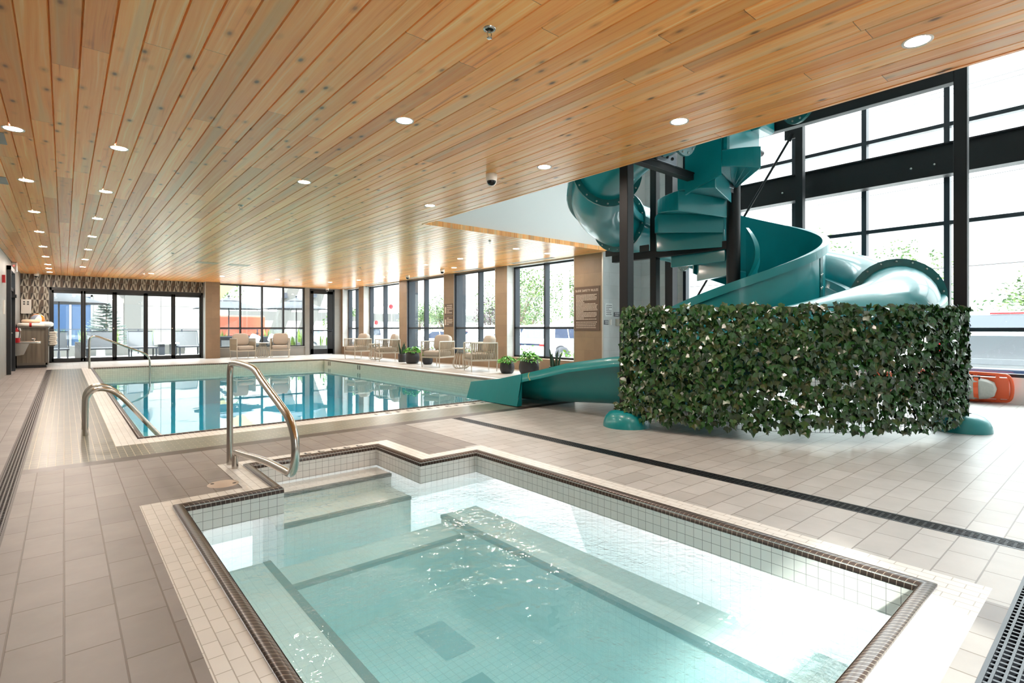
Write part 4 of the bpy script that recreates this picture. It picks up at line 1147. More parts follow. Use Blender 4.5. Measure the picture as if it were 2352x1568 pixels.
k = MB(); k.box(-.36,20.4,.60,-.20,22.0,.622); k.box(-.36,20.4,1.06,-.22,22.0,1.08); k.build('towel_shelf', DARKGREY, ct)
towel = M('white towel', (224, 220, 212), .95, var=.06, vscale=40, bump=.3)
for i in range(7):
    for j in range(3):
        k = MB(); y = 20.62+j*.46; z = .652+i*.0575; k.pillow(Matrix.Translation((-.252+.012*math.sin(i*2.1+j), y, z)), .17, .42, .056, e=.5)
        tag(k.build('folded_towel', towel), 'white towel in the %s stack on the counter side niche, %s from the bottom' % (['near','middle','far'][j], nth[i]), 'towel', 'folded towels on the side of the counter')
ring = thing('life_ring', 'white ring buoy with dark bands lying on the counter nearest the viewer', 'life ring', (-.72, 20.42, 1.15))
k = MB(); R_, r_ = .25, .055; k.tube([(-.72+R_*math.cos(2*PI*i/36), 20.42+R_*math.sin(2*PI*i/36), 1.154+r_) for i in range(36)], r_, 14, closed=True); k.build('ring', M('white ring foam', (232, 228, 222), .5), ring)
for a in (-PI/2, 0, PI/2, PI):
    k = MB(); k.tube([(-.72+R_*math.cos(a+d), 20.42+R_*math.sin(a+d), 1.154+r_) for d in (-.09,-.03,.03,.09)], r_+.003, 14, caps=False); k.build('grab_band', RED, ring)
def swimring(x, y, z, R_, r_, mat, label):
    k = MB(); k.tube([(x+R_*math.cos(2*PI*i/32), y+R_*math.sin(2*PI*i/32), z+r_) for i in range(32)], r_, 14, closed=True); return tag(k.build('swim_ring', mat), label, 'swim ring')
swimring(-.60, 21.25, 1.15, .28, .085, M('clear white vinyl', (226, 232, 236), .15, coat=.5), 'shiny white inflatable swim ring at the right end of the counter')
swimring(-.72, 20.42, 1.268, .16, .05, M('peach vinyl', (236, 206, 178), .25), 'peach inflatable ring lying on top of the white ring buoy')
BCOL = [M('beach ball white', (238, 236, 232), .25), M('beach ball orange', (240, 140, 40), .25), M('beach ball green', (40, 150, 70), .25), M('beach ball blue', (150, 160, 180), .25)]
k = MB(); n = 24; m = 12; v = []; cx_, cy_, cz_, R_ = -.60, 21.25, 1.385, .165
tilt = Matrix.Rotation(.5, 3, 'X') @ Matrix.Rotation(.3, 3, 'Y')
for i in range(m+1):
    a = PI*i/m
    for j in range(n):
        b_ = 2*PI*j/n; p = tilt @ Vector((math.sin(a)*math.cos(b_), math.sin(a)*math.sin(b_), math.cos(a))); v.append((cx_+R_*p.x, cy_+R_*p.y, cz_+R_*p.z))
for i in range(m):
    for j in range(n):
        k.add([v[i*n+j], v[i*n+(j+1) % n], v[(i+1)*n+(j+1) % n], v[(i+1)*n+j]], [(0,1,2,3)], [0,1,0,2,1,3][(j*6//n+2) % 6], True)
tag(k.build('beach_ball', BCOL, weld=True), 'orange, green and white beach ball on the counter', 'beach ball')
# fire extinguisher
fe = thing('fire_extinguisher', 'red fire extinguisher with a white label hung on the left wall', 'fire extinguisher', (-.965, 19.28, .73))
k = MB(); k.lathe([(0,.73),(.062,.73),(.072,.745),(.073,1.05),(.062,1.10),(.03,1.125),(.022,1.16),(0,1.16)], (-.965,19.28,0), 24); k.build('cylinder', RED, fe)
k = MB(); k.lathe([(.0735,.86),(.0735,1.02)], (-.965,19.28,0), 24); k.build('paper_label', SIGNWH, fe)
k = MB(); k.box(-.985,19.2,1.15,-.945,19.3,1.18); k.bar((-.965,19.26,1.18),(-.965,19.12,1.21),.02,.012); k.bar((-.965,19.26,1.16),(-.965,19.14,1.15),.018,.01); k.tube([(-.965,19.2,1.16),(-.92,19.19,1.13),(-.90,19.2,1.0),(-.91,19.21,.86)], .011, 8); k.build('valve_handle', BLACK, fe)
k = MB(); k.add([(-.945,19.19,1.12),(-.885,19.20,1.12),(-.868,19.2,1.05),(-.915,19.19,1.05)], [(0,1,2,3)]); k.build('inspection_tag', SIGNWH, fe)
k = MB(); k.box(-1.05,19.25,1.0,-1.03,19.31,1.18); k.build('wall_hook', BLACK, fe)
# drinking fountain
df = thing('drinking_fountain', 'stainless wall mounted drinking fountain in front of the counter', 'drinking fountain', (-.78, 19.55, .4))
k = MB(); k.box(-1.05,19.40,.705,-.60,19.72,.765); k.lathe([(0,.69),(.10,.69),(.115,.71),(.115,.765),(0,.765)], (-.60,19.56,0), 24); k.build('basin', CHROME, df, bevel=.01)
k = MB(); v = [(-1.05,19.42,.70),(-.72,19.42,.70),(-.83,19.42,.40),(-1.05,19.42,.36),(-1.05,19.72,.70),(-.72,19.72,.70),(-.83,19.72,.40),(-1.05,19.72,.36)]
k.add(v, [(0,3,2,1),(4,5,6,7),(0,1,5,4),(1,2,6,5),(2,3,7,6),(0,4,7,3)]); k.build('apron', CHROME, df)
k = MB(); k.tube([(-.63,19.56,.765),(-.63,19.56,.80),(-.65,19.56,.83),(-.68,19.56,.825)], .013, 8); k.lathe([(.0,.80),(.022,.80),(.022,.84),(0,.845)], (-.62,19.56,0), 10); k.build('spout', CHROME, df)
k = MB(); k.box(-1.05,19.5,.85,-1.0,19.68,1.2); k.build('bottle_filler', ZINC, df)
k = MB(); k.box(-1.05,16.26,2.13,-1.0,16.38,2.30); tag(k.build('fire_alarm', RED), 'small red fire alarm high on the grey left wall', 'fire alarm')
k = MB(); k.box(-1.05,16.50,1.43,-1.02,16.58,1.75); tag(k.build('card_reader', LAMPRING), 'tall white reader strip on the grey left wall before the door', 'card reader')
ex = thing('emergency_light', 'white emergency light with a red pilot lamp above the left door', 'emergency light', (-.99, 19.1, 2.6))
k = MB(); k.box(-1.05,18.97,2.62,-.955,19.22,2.83); k.box(-.955,18.96,2.60,-.945,19.23,2.845); k.build('housing', LAMPRING, ex, bevel=.006)
k = MB(); k.ball((-1.0,18.967,2.75), .009, n=8, m=5); k.build('pilot_lamp', emit('red pilot lamp', (255,40,40), 1.5), ex)
pn = thing('wall_cabinet', 'pale wall panel with four small dark squares on the patterned tile at the far left', 'wall panel', (-.93, 22.68, 1.58))
k = MB(); k.box(-1.03,22.60,1.58,-.79,22.688,2.03); k.build('body', M('pale laminate', (206,202,196), .5), pn, bevel=.004)
k = MB()
for a in (-.98,-.89):
    for z in (1.93,1.86): k.box(a,22.595,z,a+.045,22.601,z+.04)
k.build('pictogram', INK, pn)

# ------------------------------------------------------------------ rescue board by the curtain wall
sb = thing('spine_board', 'orange rescue board with a strapped grey blanket leaning on the right knee wall', 'rescue board', (10.3, 1.5, 0))
BM = Matrix.Translation((10.50, 1.62, .232)) @ Matrix.Rotation(math.radians(-12), 4, 'Y')
def bb(k, x0, y0, z0, x1, y1, z1, mi=0):
    h = [(x0,y0,z0),(x1,y0,z0),(x1,y1,z0),(x0,y1,z0),(x0,y0,z1),(x1,y0,z1),(x1,y1,z1),(x0,y1,z1)]
    k.add([BM @ Vector(p) for p in h], [(0,3,2,1),(4,5,6,7),(0,1,5,4),(1,2,6,5),(2,3,7,6),(3,0,4,7)], mi)
k = MB(); bb(k,-.02,-.42,-.16,.02,1.3,.16); lp = [BM @ Vector(p) for p in ((0,1.3,-.215),(0,-.36,-.215),(0,-.44,-.17),(0,-.46,0),(0,-.44,.17),(0,-.36,.215),(0,1.3,.215))]
k.tube(smooth_path(lp,2), .022, 10)
for y in (-.30,-.05,.2,.45,.7,.95,1.2):
    bb(k,-.018,y-.02,.15,.018,y+.02,.21); bb(k,-.018,y-.02,-.21,.018,y+.02,-.15)
k.build('board', ORANGE, sb)
k = MB(); k.pillow(BM @ Matrix.Translation((-.10,.36,0)), .19, 1.32, .35, e=.75); k.build('rolled_blanket', M('grey felt blanket', (176,174,168), .95, var=.15, vscale=30, bump=.3), sb)
for y in (-.08, .72):
    k = MB(); pts = [BM @ Vector((-.10+.108*math.sin(a), y, -.188*math.cos(a))) for a in [0-PI*i/12 for i in range(13)]]
    v = []
    for p in pts: v += [p+Vector((0,-.028,0)), p+Vector((0,.028,0))]
    for i in range(12): k.add([v[2*i],v[2*i+1],v[2*i+3],v[2*i+2]], [(0,1,2,3)])
    st = k.build('strap', ORANGE, sb); k = MB(); bb(k,-.13,y-.04,.155,-.08,y+.04,.195); k.build('buckle', BLACK, st)

# ------------------------------------------------------------------ outside: ground, patio
ASPHALT = M('pale asphalt', (160, 160, 160), .9, var=.12, vscale=3)
CONC = M('pale concrete', (176, 175, 173), .8, var=.08, vscale=2)
b = MB()
xs_, ys_ = (-120,-1.2,10.8,200), (-120,-1.3,22.85,200)
for i in range(3):
    for j in range(3):
        if (i, j) != (1, 1): b.add([(xs_[i],ys_[j],-.45),(xs_[i+1],ys_[j],-.45),(xs_[i+1],ys_[j+1],-.45),(xs_[i],ys_[j+1],-.45)], [(0,1,2,3)])
struct(b.build('ground', ASPHALT, origin=False), 'pale asphalt parking lot outside', 'ground')
b = MB(); b.box(-8,22.9,-.449,14.5,31.2,-.005); struct(b.build('patio_slab', CONC, origin=False), 'pale concrete patio beyond the folding doors', 'patio')
SLING = M('grey sling fabric', (74, 76, 80), .8, var=.05, vscale=60)
PDARK = M('dark blue grey patio metal', (38, 43, 54), .45)
CANV = M('charcoal umbrella canvas', (30, 34, 42), .85, var=.06, vscale=20)
PLANTR = M('grey planter box', (70, 70, 69), .6, var=.06)
def lounger():
    t = thing('sun_lounger', 'x', 'sun lounger', (0,0,0), 'grey patio loungers')
    k = MB(); k.box(-.42,-.75,.36,.42,.35,.385); k.build('seat', SLING, t)
    k = MB(); Mx = Matrix.Translation((0,.52,.66)) @ Matrix.Rotation(math.radians(-24),4,'X'); k.obox(Mx,.80,.02,.68); k.build('backrest', SLING, t)
    k = MB()
    for x in (-.43,.43): k.bar((x,-.78,.36),(x,.40,.36),.04,.05); k.bar((x,.36,.36),(x,.66,1.0),.035,.035)
    k.bar((-.43,-.77,.36),(.43,-.77,.36),.04,.05); k.bar((-.43,.66,1.0),(.43,.66,1.0),.035,.035); k.build('frame', PDARK, t)
    for x in (-.40,.40):
        for y in (-.70,.30):
            k = MB(); k.box(x-.025,y-.025,0,x+.025,y+.025,.36); k.build('leg', PDARK, t)
    return t
l0 = lounger()
for i, (x, y, lab) in enumerate(((-.30,25.4,'grey sling lounger on the patio behind the first door leaf, beside the umbrella pole'),(1.06,25.4,'grey sling lounger on the patio behind the second door leaf'),(2.38,25.7,'grey sling lounger on the patio behind the third door leaf'),(4.02,26.0,'grey sling lounger on the patio behind the last door leaf'))):
    if i == 0: l0.location = (x,y,0); l0['label'] = lab
    else: dup(l0, (x,y,0), 0, lab)
def umbrella():
    t = thing('patio_umbrella', 'x', 'umbrella', (0,0,0), 'charcoal patio umbrellas'); n = 8
    def cone(k, R0, z0, R1, z1, sag, m=5):
        v = []
        for q in range(m+1):
            u = q/m; R = R0+(R1-R0)*u; z = z0+(z1-z0)*(u**.88)
            for j in range(n*4):
                a = 2*PI*j/(n*4); ph = (j % 4)/4*2*PI; s_ = 1-sag*u*(1-math.cos(ph))/2
                v.append((R*s_*math.cos(a), R*s_*math.sin(a), z))
        f = []; N_ = n*4
        for q in range(m):
            for j in range(N_): f.append((q*N_+j,q*N_+(j+1) % N_,(q+1)*N_+(j+1) % N_,(q+1)*N_+j))
        k.add(v, f, 0, True)
    k = MB(); cone(k, .30, 2.40, 1.48, 2.0, .09); k.build('canopy', CANV, t)
    k = MB(); cone(k, .02, 2.52, .46, 2.36, .08, 3); k.build('vent_cap', CANV, t)
    k = MB(); k.tube([(0,0,0),(0,0,2.56)], .026, 12); k.ball((0,0,2.60), .045, n=10, m=6); k.build('pole', PDARK, t)
    for j in range(n):
        a = 2*PI*j/n; k = MB(); k.bar((.05*math.cos(a),.05*math.sin(a),2.38),(1.44*math.cos(a),1.44*math.sin(a),1.985),.016,.02); k.build('rib', PDARK, t)
    k = MB(); k.lathe([(0,0),(.28,0),(.28,.05),(.05,.09),(.04,.3),(0,.3)], n=24); k.build('base', PDARK, t)
    return t
u0 = umbrella()
for i, (x, y, lab) in enumerate(((-.14,24.25,'charcoal umbrella on the patio seen through the folding doors'),(5.70,26.6,'charcoal umbrella seen through the far windows above the left armchair'),(8.13,24.9,'charcoal umbrella seen through the far windows and corner door'))):
    if i == 0: u0.location = (x,y,0); u0['label'] = lab; u0.rotation_euler = (0,0,.2)
    else: dup(u0, (x,y,0), .35*i, lab)
# planters with grasses
GRASS1 = leafmat('yellow green grass', (112, 138, 52), .5); GRASS2 = leafmat('mid green grass', (76, 112, 44), .5)
def planter(x0, x1, y0, y1, h, label, seed, tall=.5, dens=1.0):
    t = thing('planter_box', label, 'planter', ((x0+x1)/2,(y0+y1)/2,0), 'long patio planters')
    k = MB(); k.box(x0,y0,0,x1,y1,h); k.build('box', PLANTR, t, bevel=.01)
    rr = random.Random(seed); k = MB()
    ncl = max(1, int((x1-x0)*1.6*dens))
    for c in range(ncl):
        cx_ = x0+(x1-x0)*(c+.5)/ncl+rr.uniform(-.1,.1); cy_ = (y0+y1)/2+rr.uniform(-.08,.08)
        for i in range(34):
            a = rr.uniform(0,2*PI); r_ = rr.uniform(0,.14); p = Vector((cx_+r_*math.cos(a), cy_+r_*math.sin(a), h-.02)); H = tall*rr.uniform(.6,1.1)
            ln = Vector((math.cos(a),math.sin(a),0))*rr.uniform(.05,.28)*H; s_ = Vector((-math.sin(a),math.cos(a),0))*.012
            m_ = p+ln*.35+Vector((0,0,H*.6)); e = p+ln+Vector((0,0,H))
            k.add([p-s_,p+s_,m_+s_,m_-s_,e], [(0,1,2,3),(3,2,4)], rr.choice((0,0,1)))
    g = k.build('ornamental_grass', [GRASS1, GRASS2], t); g['kind'] = 'stuff'
for i, (a, c, lab) in enumerate(((-2.6,1.0,'grey planter with grasses behind the first lounger'),(1.3,2.1,'grey planter with grasses between the second and third loungers'),(2.55,4.1,'grey planter with tall grasses behind the third lounger'),(4.7,6.0,'grey planter with grasses right of the last lounger'),(7.2,9.6,'grey planter with grasses below the far umbrella'))):
    planter(a, c, 27.3, 27.8, .42, lab, 30+i, .72, 1.0)
planter(8.0, 10.0, 25.4, 25.8, .30, 'low grey planter of grasses right behind the corner door', 41, .62, 1.6)
rl = thing('glass_railing', 'glass balustrade with slim posts round the patio', 'railing', (3, 28.5, 0))
k = MB(); k.bar((-7,28.5,1.08),(14,28.5,1.08),.045,.03); k.build('handrail', PDARK, rl)
for x in (-3.2,-1.1,.85,2.5,4.15,5.6,7.4,9.4,11.4,13.4):
    k = MB(); k.box(x-.025,28.48,0,x+.025,28.53,1.08); k.box(x-.09,28.47,.86,x+.09,28.50,.90); k.box(x-.09,28.47,.22,x+.09,28.50,.26); k.build('post', PDARK, rl)
k = MB(); k.box(-7,28.51,.1,14,28.516,1.05); k.build('glass_panel', glass_pane('railing glass',(.95,.98,.97)), rl)
fp = thing('fire_table', 'pale topped fire table on dark legs between the last two loungers', 'patio table', (3.25, 25.9, 0))
k = MB(); k.box(2.85,25.6,.48,3.65,26.2,.53); k.build('table_top', M('pale stone top', (222,222,222), .5), fp)
k = MB(); k.box(2.95,25.7,.03,3.15,26.1,.48); k.build('leg', PDARK, fp); k = MB(); k.box(3.35,25.7,.03,3.55,26.1,.48); k.build('leg', PDARK, fp)
k = MB(); k.box(.30,24.85,0,.60,25.15,.62); tag(k.build('side_cube', M('grey side cube', (110,110,112), .6)), 'grey cube side table right of the first lounger', 'side table')
sf = thing('patio_sofa', 'dark patio sofa with pale cushions behind the far windows', 'patio sofa', (7.0, 25.8, 0))
k = MB(); k.box(6.2,25.5,.1,7.9,26.3,.34); k.build('base', PDARK, sf); k = MB(); k.box(6.2,26.15,.34,7.9,26.3,.74); k.build('backrest', PDARK, sf)
for x in (6.65, 7.45):
    k = MB(); k.pillow(Matrix.Translation((x,25.85,.42)), .76, .6, .15, e=.25); k.build('seat_cushion', SLING, sf)
    k = MB(); k.pillow(Matrix.Translation((x,26.05,.64)) @ Matrix.Rotation(-.3,4,'X') @ Matrix.Rotation(.4,4,'Y'), .44, .16, .42, e=.5); k.build('throw_pillow', M('white throw pillow',(226,228,230),.9), sf)
db = thing('grill_cabinet', 'dark patio cabinet with a steel box beside the left armchair window', 'patio cabinet', (4.9, 25.0, 0))
k = MB(); k.box(4.55,24.8,0,5.55,25.4,.74); k.build('body', PDARK, db); k = MB(); k.box(5.02,24.7,.28,5.32,24.8,.62); k.build('steel_front', ZINC, db); k = MB(); k.box(4.5,24.75,.74,5.6,25.45,.78); k.build('counter_top', PDARK, db)

# neighbouring building
BPAN = tile('white cladding panels', (128,126,124), (124,122,120), (40,40,40), 2.35, 1.35, 0, .012, .6, mottle=.05, bump=.1, phase=(.6,.35))
bd = thing('building', 'white panelled neighbour building with blue glass doors beyond the patio', 'building', (-3, 36, -.45))
k = MB(); k.box(-14,35,-.45,6.05,48,9); k.build('wall', BPAN, bd)
k = MB(); k.box(2.45,34.55,-.45,3.15,35.0,9); k.build('column', PLANTR, bd)
BLUEG = M('blue tinted glazing', (40, 58, 84), .1, 0, .5)
k = MB(); k.box(-.55,34.94,-.1,1.05,35.0,2.75); k.build('window', BLUEG, bd); k = MB()
for x in (-.62,.2,1.05): k.box(x,34.9,-.1,x+.09,34.99,2.85)
k.box(-.62,34.9,2.75,1.14,34.99,2.87); k.build('window_frame', ZINC, bd)
k = MB(); k.box(2.25,34.95,-.45,2.42,35.0,2.5); k.build('recess', M('grey recess',(150,148,146),.7), bd)
for x in (2.15, 3.42):
    k = MB(); k.box(x,34.75,3.0,x+.14,34.99,3.5); k.build('wall_lamp', PDARK, bd)
b2 = thing('building', 'long low white shop building with a grey band across the street', 'building', (45, 75, -.45))
k = MB(); k.box(16,74,-.45,62,90,4.4); k.build('wall', WHITE, b2); k = MB(); k.box(15.8,73.6,2.2,62.2,74,3.4); k.build('band', PLANTR, b2); k = MB(); k.box(24,73.8,4.4,30,76,6.2); k.build('roof_sign', CONC, b2)
# leaning concrete columns
for x, lab in ((9.0,'left of the two leaning concrete columns outside the far windows'),(10.6,'right of the two leaning concrete columns outside the far windows')):
    k = MB(); k.bar((x,32.5,.9 if False else -.45),(x+2.6,32.5,7.0),.62,.62,up=(0,1,0)); k = k.build('leaning_column', PLANTR); tag(k, lab, 'column', 'leaning concrete columns')
for x, z in ((9.85,2.9),(11.55,3.0)):
    k = MB(); k.box(x-.1,32.0,z,x+.1,32.17,z+.3); tag(k.build('spotlight', PDARK), 'dark spotlight on the %s leaning column' % ('left' if x < 10.5 else 'right'), 'spotlight')
# orange lift machine with a pale boom
LIFTOR = M('dark orange machine paint', (150, 62, 40), .5)
lm = thing('boom_lift', 'orange boom lift with a pale yellow boom in the parking lot beyond the far windows', 'boom lift', (9.0, 42, -.45))
k = MB(); k.box(6.9,41,.55,11.2,43,2.05); k.build('body', LIFTOR, lm, bevel=.12)
k = MB(); k.box(11.2,41.2,.55,12.6,42.8,1.25); k.build('deck', LIFTOR, lm, bevel=.06)
k = MB(); k.box(7.4,40.9,.25,12.2,43.1,.6); k.build('chassis', PDARK, lm)
for x in (7.9, 11.4):
    for y in (40.95, 42.75):
        k = MB(); k.lathe([(0,0),(.35,0),(.44,.06),(.44,.28),(.35,.34),(0,.34)], (x,y+.34,0), 20, M=Matrix.Rotation(PI/2,3,'X')); w_ = k.build('wheel', BLACK, lm)
YEL = M('pale yellow boom', (150, 140, 96), .5)
k = MB(); k.bar((6.6,42,2.2),(12.2,42,7.4),.7,.9); k.bar((7.2,42,2.0),(7.8,42,3.0),.5,.5); k.build('boom', YEL, lm)
k = MB(); k.bar((7.4,41.4,1.9),(9.0,41.4,3.2),.22,.22); k.build('lift_cylinder', PDARK, lm)
# lamp post and utility poles
def pole(name, x, y, r, h, mat, label, cat, arm=True):
    t = thing(name, label, cat, (x,y,-.45)); k = MB(); k.tube([(x,y,-.45),(x,y,h)], [r, r*.8], 14); k.build('shaft', mat, t)
    if arm: 
        k = MB(); k.box(x-.06,y-1.0,h-.7,x+.06,y+1.0,h-.58); k.build('crossarm', mat, t)
        k = MB()
        for d in (-.9,-.45,.45,.9): k.lathe([(0,0),(.05,0),(.06,.08),(.04,.16),(0,.16)], (x,y+d,h-.58), 10)
        k.build('insulator', ZINC, t)
    return t
PWOOD = M('weathered pole wood', (186, 176, 160), .85, var=.12, vscale=3)
pole('utility_pole', 24.0, 5.05, .17, 11.5, PWOOD, 'weathered utility pole outside the curtain wall beside the tall mullion', 'utility pole')
pole('utility_pole', 21.0, 20.2, .17, 10.5, M('pale concrete pole', (206,200,192), .8), 'pale utility pole seen through the window nearest the slide', 'utility pole')
pole('lamp_post', 12.7, 36.0, .07, 2.9, PDARK, 'thin dark post between the leaning columns and the far window mullion', 'post', False)
k = MB()
for z, o in ((10.7,0.),(10.7,.5),(9.6,.2),(8.7,.0),(8.0,.3),(7.4,.1)):
    k.tube([(24.4+o, -30+100*i/24, z-1.1*math.sin(PI*i/24)) for i in range(25)], .012, 4)
k.tube([(23.5, -30+100*i/24, 3.55-.7*math.sin(PI*i/24)+ .3) for i in range(25)], .016, 4)
tag(k.build('power_line', BLACK), 'thin overhead power lines strung along the street', 'power line')
# small signs on posts
def roadsign(x, y, h, mat, label, tri_=False):
    t = thing('road_sign', label, 'road sign', (x,y,-.45)); k = MB(); k.tube([(x,y,-.45),(x,y,h)], .03, 8); k.build('post', ZINC, t)
    k = MB(); n = 3 if tri_ else 8; v = []
    a0 = -PI/2 if tri_ else PI/8
    for dx in (-.012,.012):
        for j in range(n):
            a = a0+2*PI*j/n; dd = Vector((-.8,.6)); v.append((x-.05+dx*.6+.22*math.cos(a)*.8*-.75, y-.05+.22*math.cos(a)*.66, h-.2+.22*math.sin(a)))
    k.add(v, [tuple(range(n))[::-1], tuple(range(n,2*n))]+[(j,(j+1)%n,n+(j+1)%n,n+j) for j in range(n)]); k.build('plate', mat, t)
    return t
roadsign(22.6, 43.6, 3.3, RED, 'red octagonal sign by the shrubs outside the fourth window')
roadsign(23.6, 48.6, 1.9, RED, 'small red sign far off through the fourth window')

# trees
TREE_L = [leafmat('tree leaf light', (92, 116, 58), .6), leafmat('tree leaf mid', (70, 98, 48), .6), leafmat('tree leaf deep', (52, 78, 40), .6)]
SPRUCE = [leafmat('spruce needle', (86, 104, 100), .7), leafmat('spruce needle dark', (64, 82, 78), .7)]
PURPLE = [leafmat('plum leaf', (96, 82, 88), .6), leafmat('plum leaf dark', (74, 60, 68), .6), leafmat('plum leaf green', (78, 92, 62), .6)]
BARK = M('grey bark', (110, 98, 86), .9, var=.2, vscale=8)
def tree(x, y, h, cr, label, seed, mats=TREE_L, n=3600, base=-.45, ls=.22, trunk=.12, low=.30, name='tree'):
    t = thing(name, label, 'tree' if name == 'tree' else 'shrub', (x,y,base)); rr = random.Random(seed); k = MB()
    fork = base+h*low
    k.tube([(x,y,base),(x+.05,y,fork)], [trunk,trunk*.8], 8)
    cl = []
    for i in range(11):
        a = rr.uniform(0,2*PI); r_ = cr*rr.uniform(.25,.8); z = fork+(h-h*low)*rr.uniform(.10,.86)
        p = Vector((x+r_*math.cos(a), y+r_*math.sin(a), z)); cl.append((p, cr*rr.uniform(.28,.52)))
        k.tube([(x+.05,y,fork-.1), Vector((x,y,fork)).lerp(p,.5)+Vector((0,0,.15)), p], [trunk*.55,trunk*.3,.02], 6)
    cl.append((Vector((x,y,base+h*.84)), cr*.5))
    k.build('trunk', BARK, t); k = MB()
    for i in range(n):
        c, r_ = rr.choice(cl); d = Vector((rr.gauss(0,1),rr.gauss(0,1),rr.gauss(0,.8))); d.normalize(); p = c+d*r_*rr.uniform(.55,1.05)
        u = Vector((rr.uniform(-1,1),rr.uniform(-1,1),rr.uniform(-.6,.6))).normalized(); w = u.cross(Vector((rr.uniform(-1,1),rr.uniform(-1,1),1))).normalized(); s_ = ls*rr.uniform(.6,1.2)
        k.add([p, p+u*s_*.5+w*s_*.3, p+u*s_, p+u*s_*.5-w*s_*.3], [(0,1,2,3)], rr.randrange(len(mats)))
    lf = k.build('foliage', mats, t); lf['kind'] = 'stuff'
    return t
tree(31, 27.5, 6.2, 3.4, 'broad green tree seen in the left half of the window nearest the slide', 1)
tree(31, 23.0, 5.8, 3.0, 'broad green tree seen in the right half of the window nearest the slide', 2)
tree(27, 31.0, 6.6, 3.0, 'leafy tree with bare lower branches behind the second window', 3)
tree(33, 36.5, 5.0, 2.3, 'rounder green tree at the right side of the second window', 13, n=2600)
tree(25.5, 39.5, 4.3, 2.0, 'pale green tree in the left half of the third window', 4, n=2600)
tree(27.5, 35.2, 3.9, 1.7, 'plum coloured small tree in the right half of the third window', 5, PURPLE, 2400)
tree(27, 46.5, 4.2, 1.8, 'green tree in the right half of the fourth window', 6, n=2200)
tree(34, 13.5, 7.4, 4.4, 'wide green tree behind the slide, left of the big pole', 7, n=5000)
tree(42, 10.0, 6.6, 4.6, 'green tree behind the slide, in the middle of the curtain wall', 8, n=4200)
tree(34, 2.0, 4.6, 2.9, 'pale green tree behind the pickup truck', 9, n=4200)
tree(37, -2.0, 4.4, 2.8, 'pale green tree at the right edge behind the pickup truck', 19, n=3200)
tree(12.4, 30.2, 3.6, 1.0, 'young leafy tree behind the corner door', 10, n=800, ls=.2, trunk=.04)
tree(9.2, 52, 6.5, 2.6, 'faint tree beyond the right end of the white building', 11, n=1800)
for i, (x, y) in enumerate(((10.9,10.3),(10.9,8.9),(11.0,12.3),(10.9,15.4),(11.0,18.3))):
    tree(x, y, .95, .45, 'low green shrub outside the glass of the %s right hand window' % ['nearest','nearest, at its right side, the first','second','third','fourth'][i] if i != 1 else 'low green shrub outside the right pane of the nearest right hand window', 60+i, [LEAFBRIGHT, LEAFBRIGHT2, GRASS1], 160, ls=.13, trunk=.02, name='shrub')
# blue spruce in the patio bed
sp = thing('spruce_tree', 'small blue spruce behind the glass railing', 'tree', (1.45, 30.0, -.0)); rr = random.Random(8); k = MB(); k.tube([(1.45,30,0),(1.45,30,2.3)], [.05,.01], 6); k.build('trunk', BARK, sp); k = MB()
for q in range(15):
    z = .35+q*.13; R = .95*(1-(q/15.5))
    for j in range(16):
        a = rr.uniform(0,2*PI); o = Vector((math.cos(a),math.sin(a),.12)); p0 = Vector((1.45,30,z+rr.uniform(-.05,.05)))
        for s_ in range(5):
            p = p0+o*R*(s_+1)/5; sd = Vector((-math.sin(a),math.cos(a),0)); L_ = .13
            for sg in (-1,1): k.add([p, p+o*L_+sd*sg*L_*.8, p+o*L_*1.2+sd*sg*L_*.4+Vector((0,0,.02))], [(0,1,2)], rr.randrange(2))
lf = k.build('foliage', SPRUCE, sp); lf['kind'] = 'stuff'

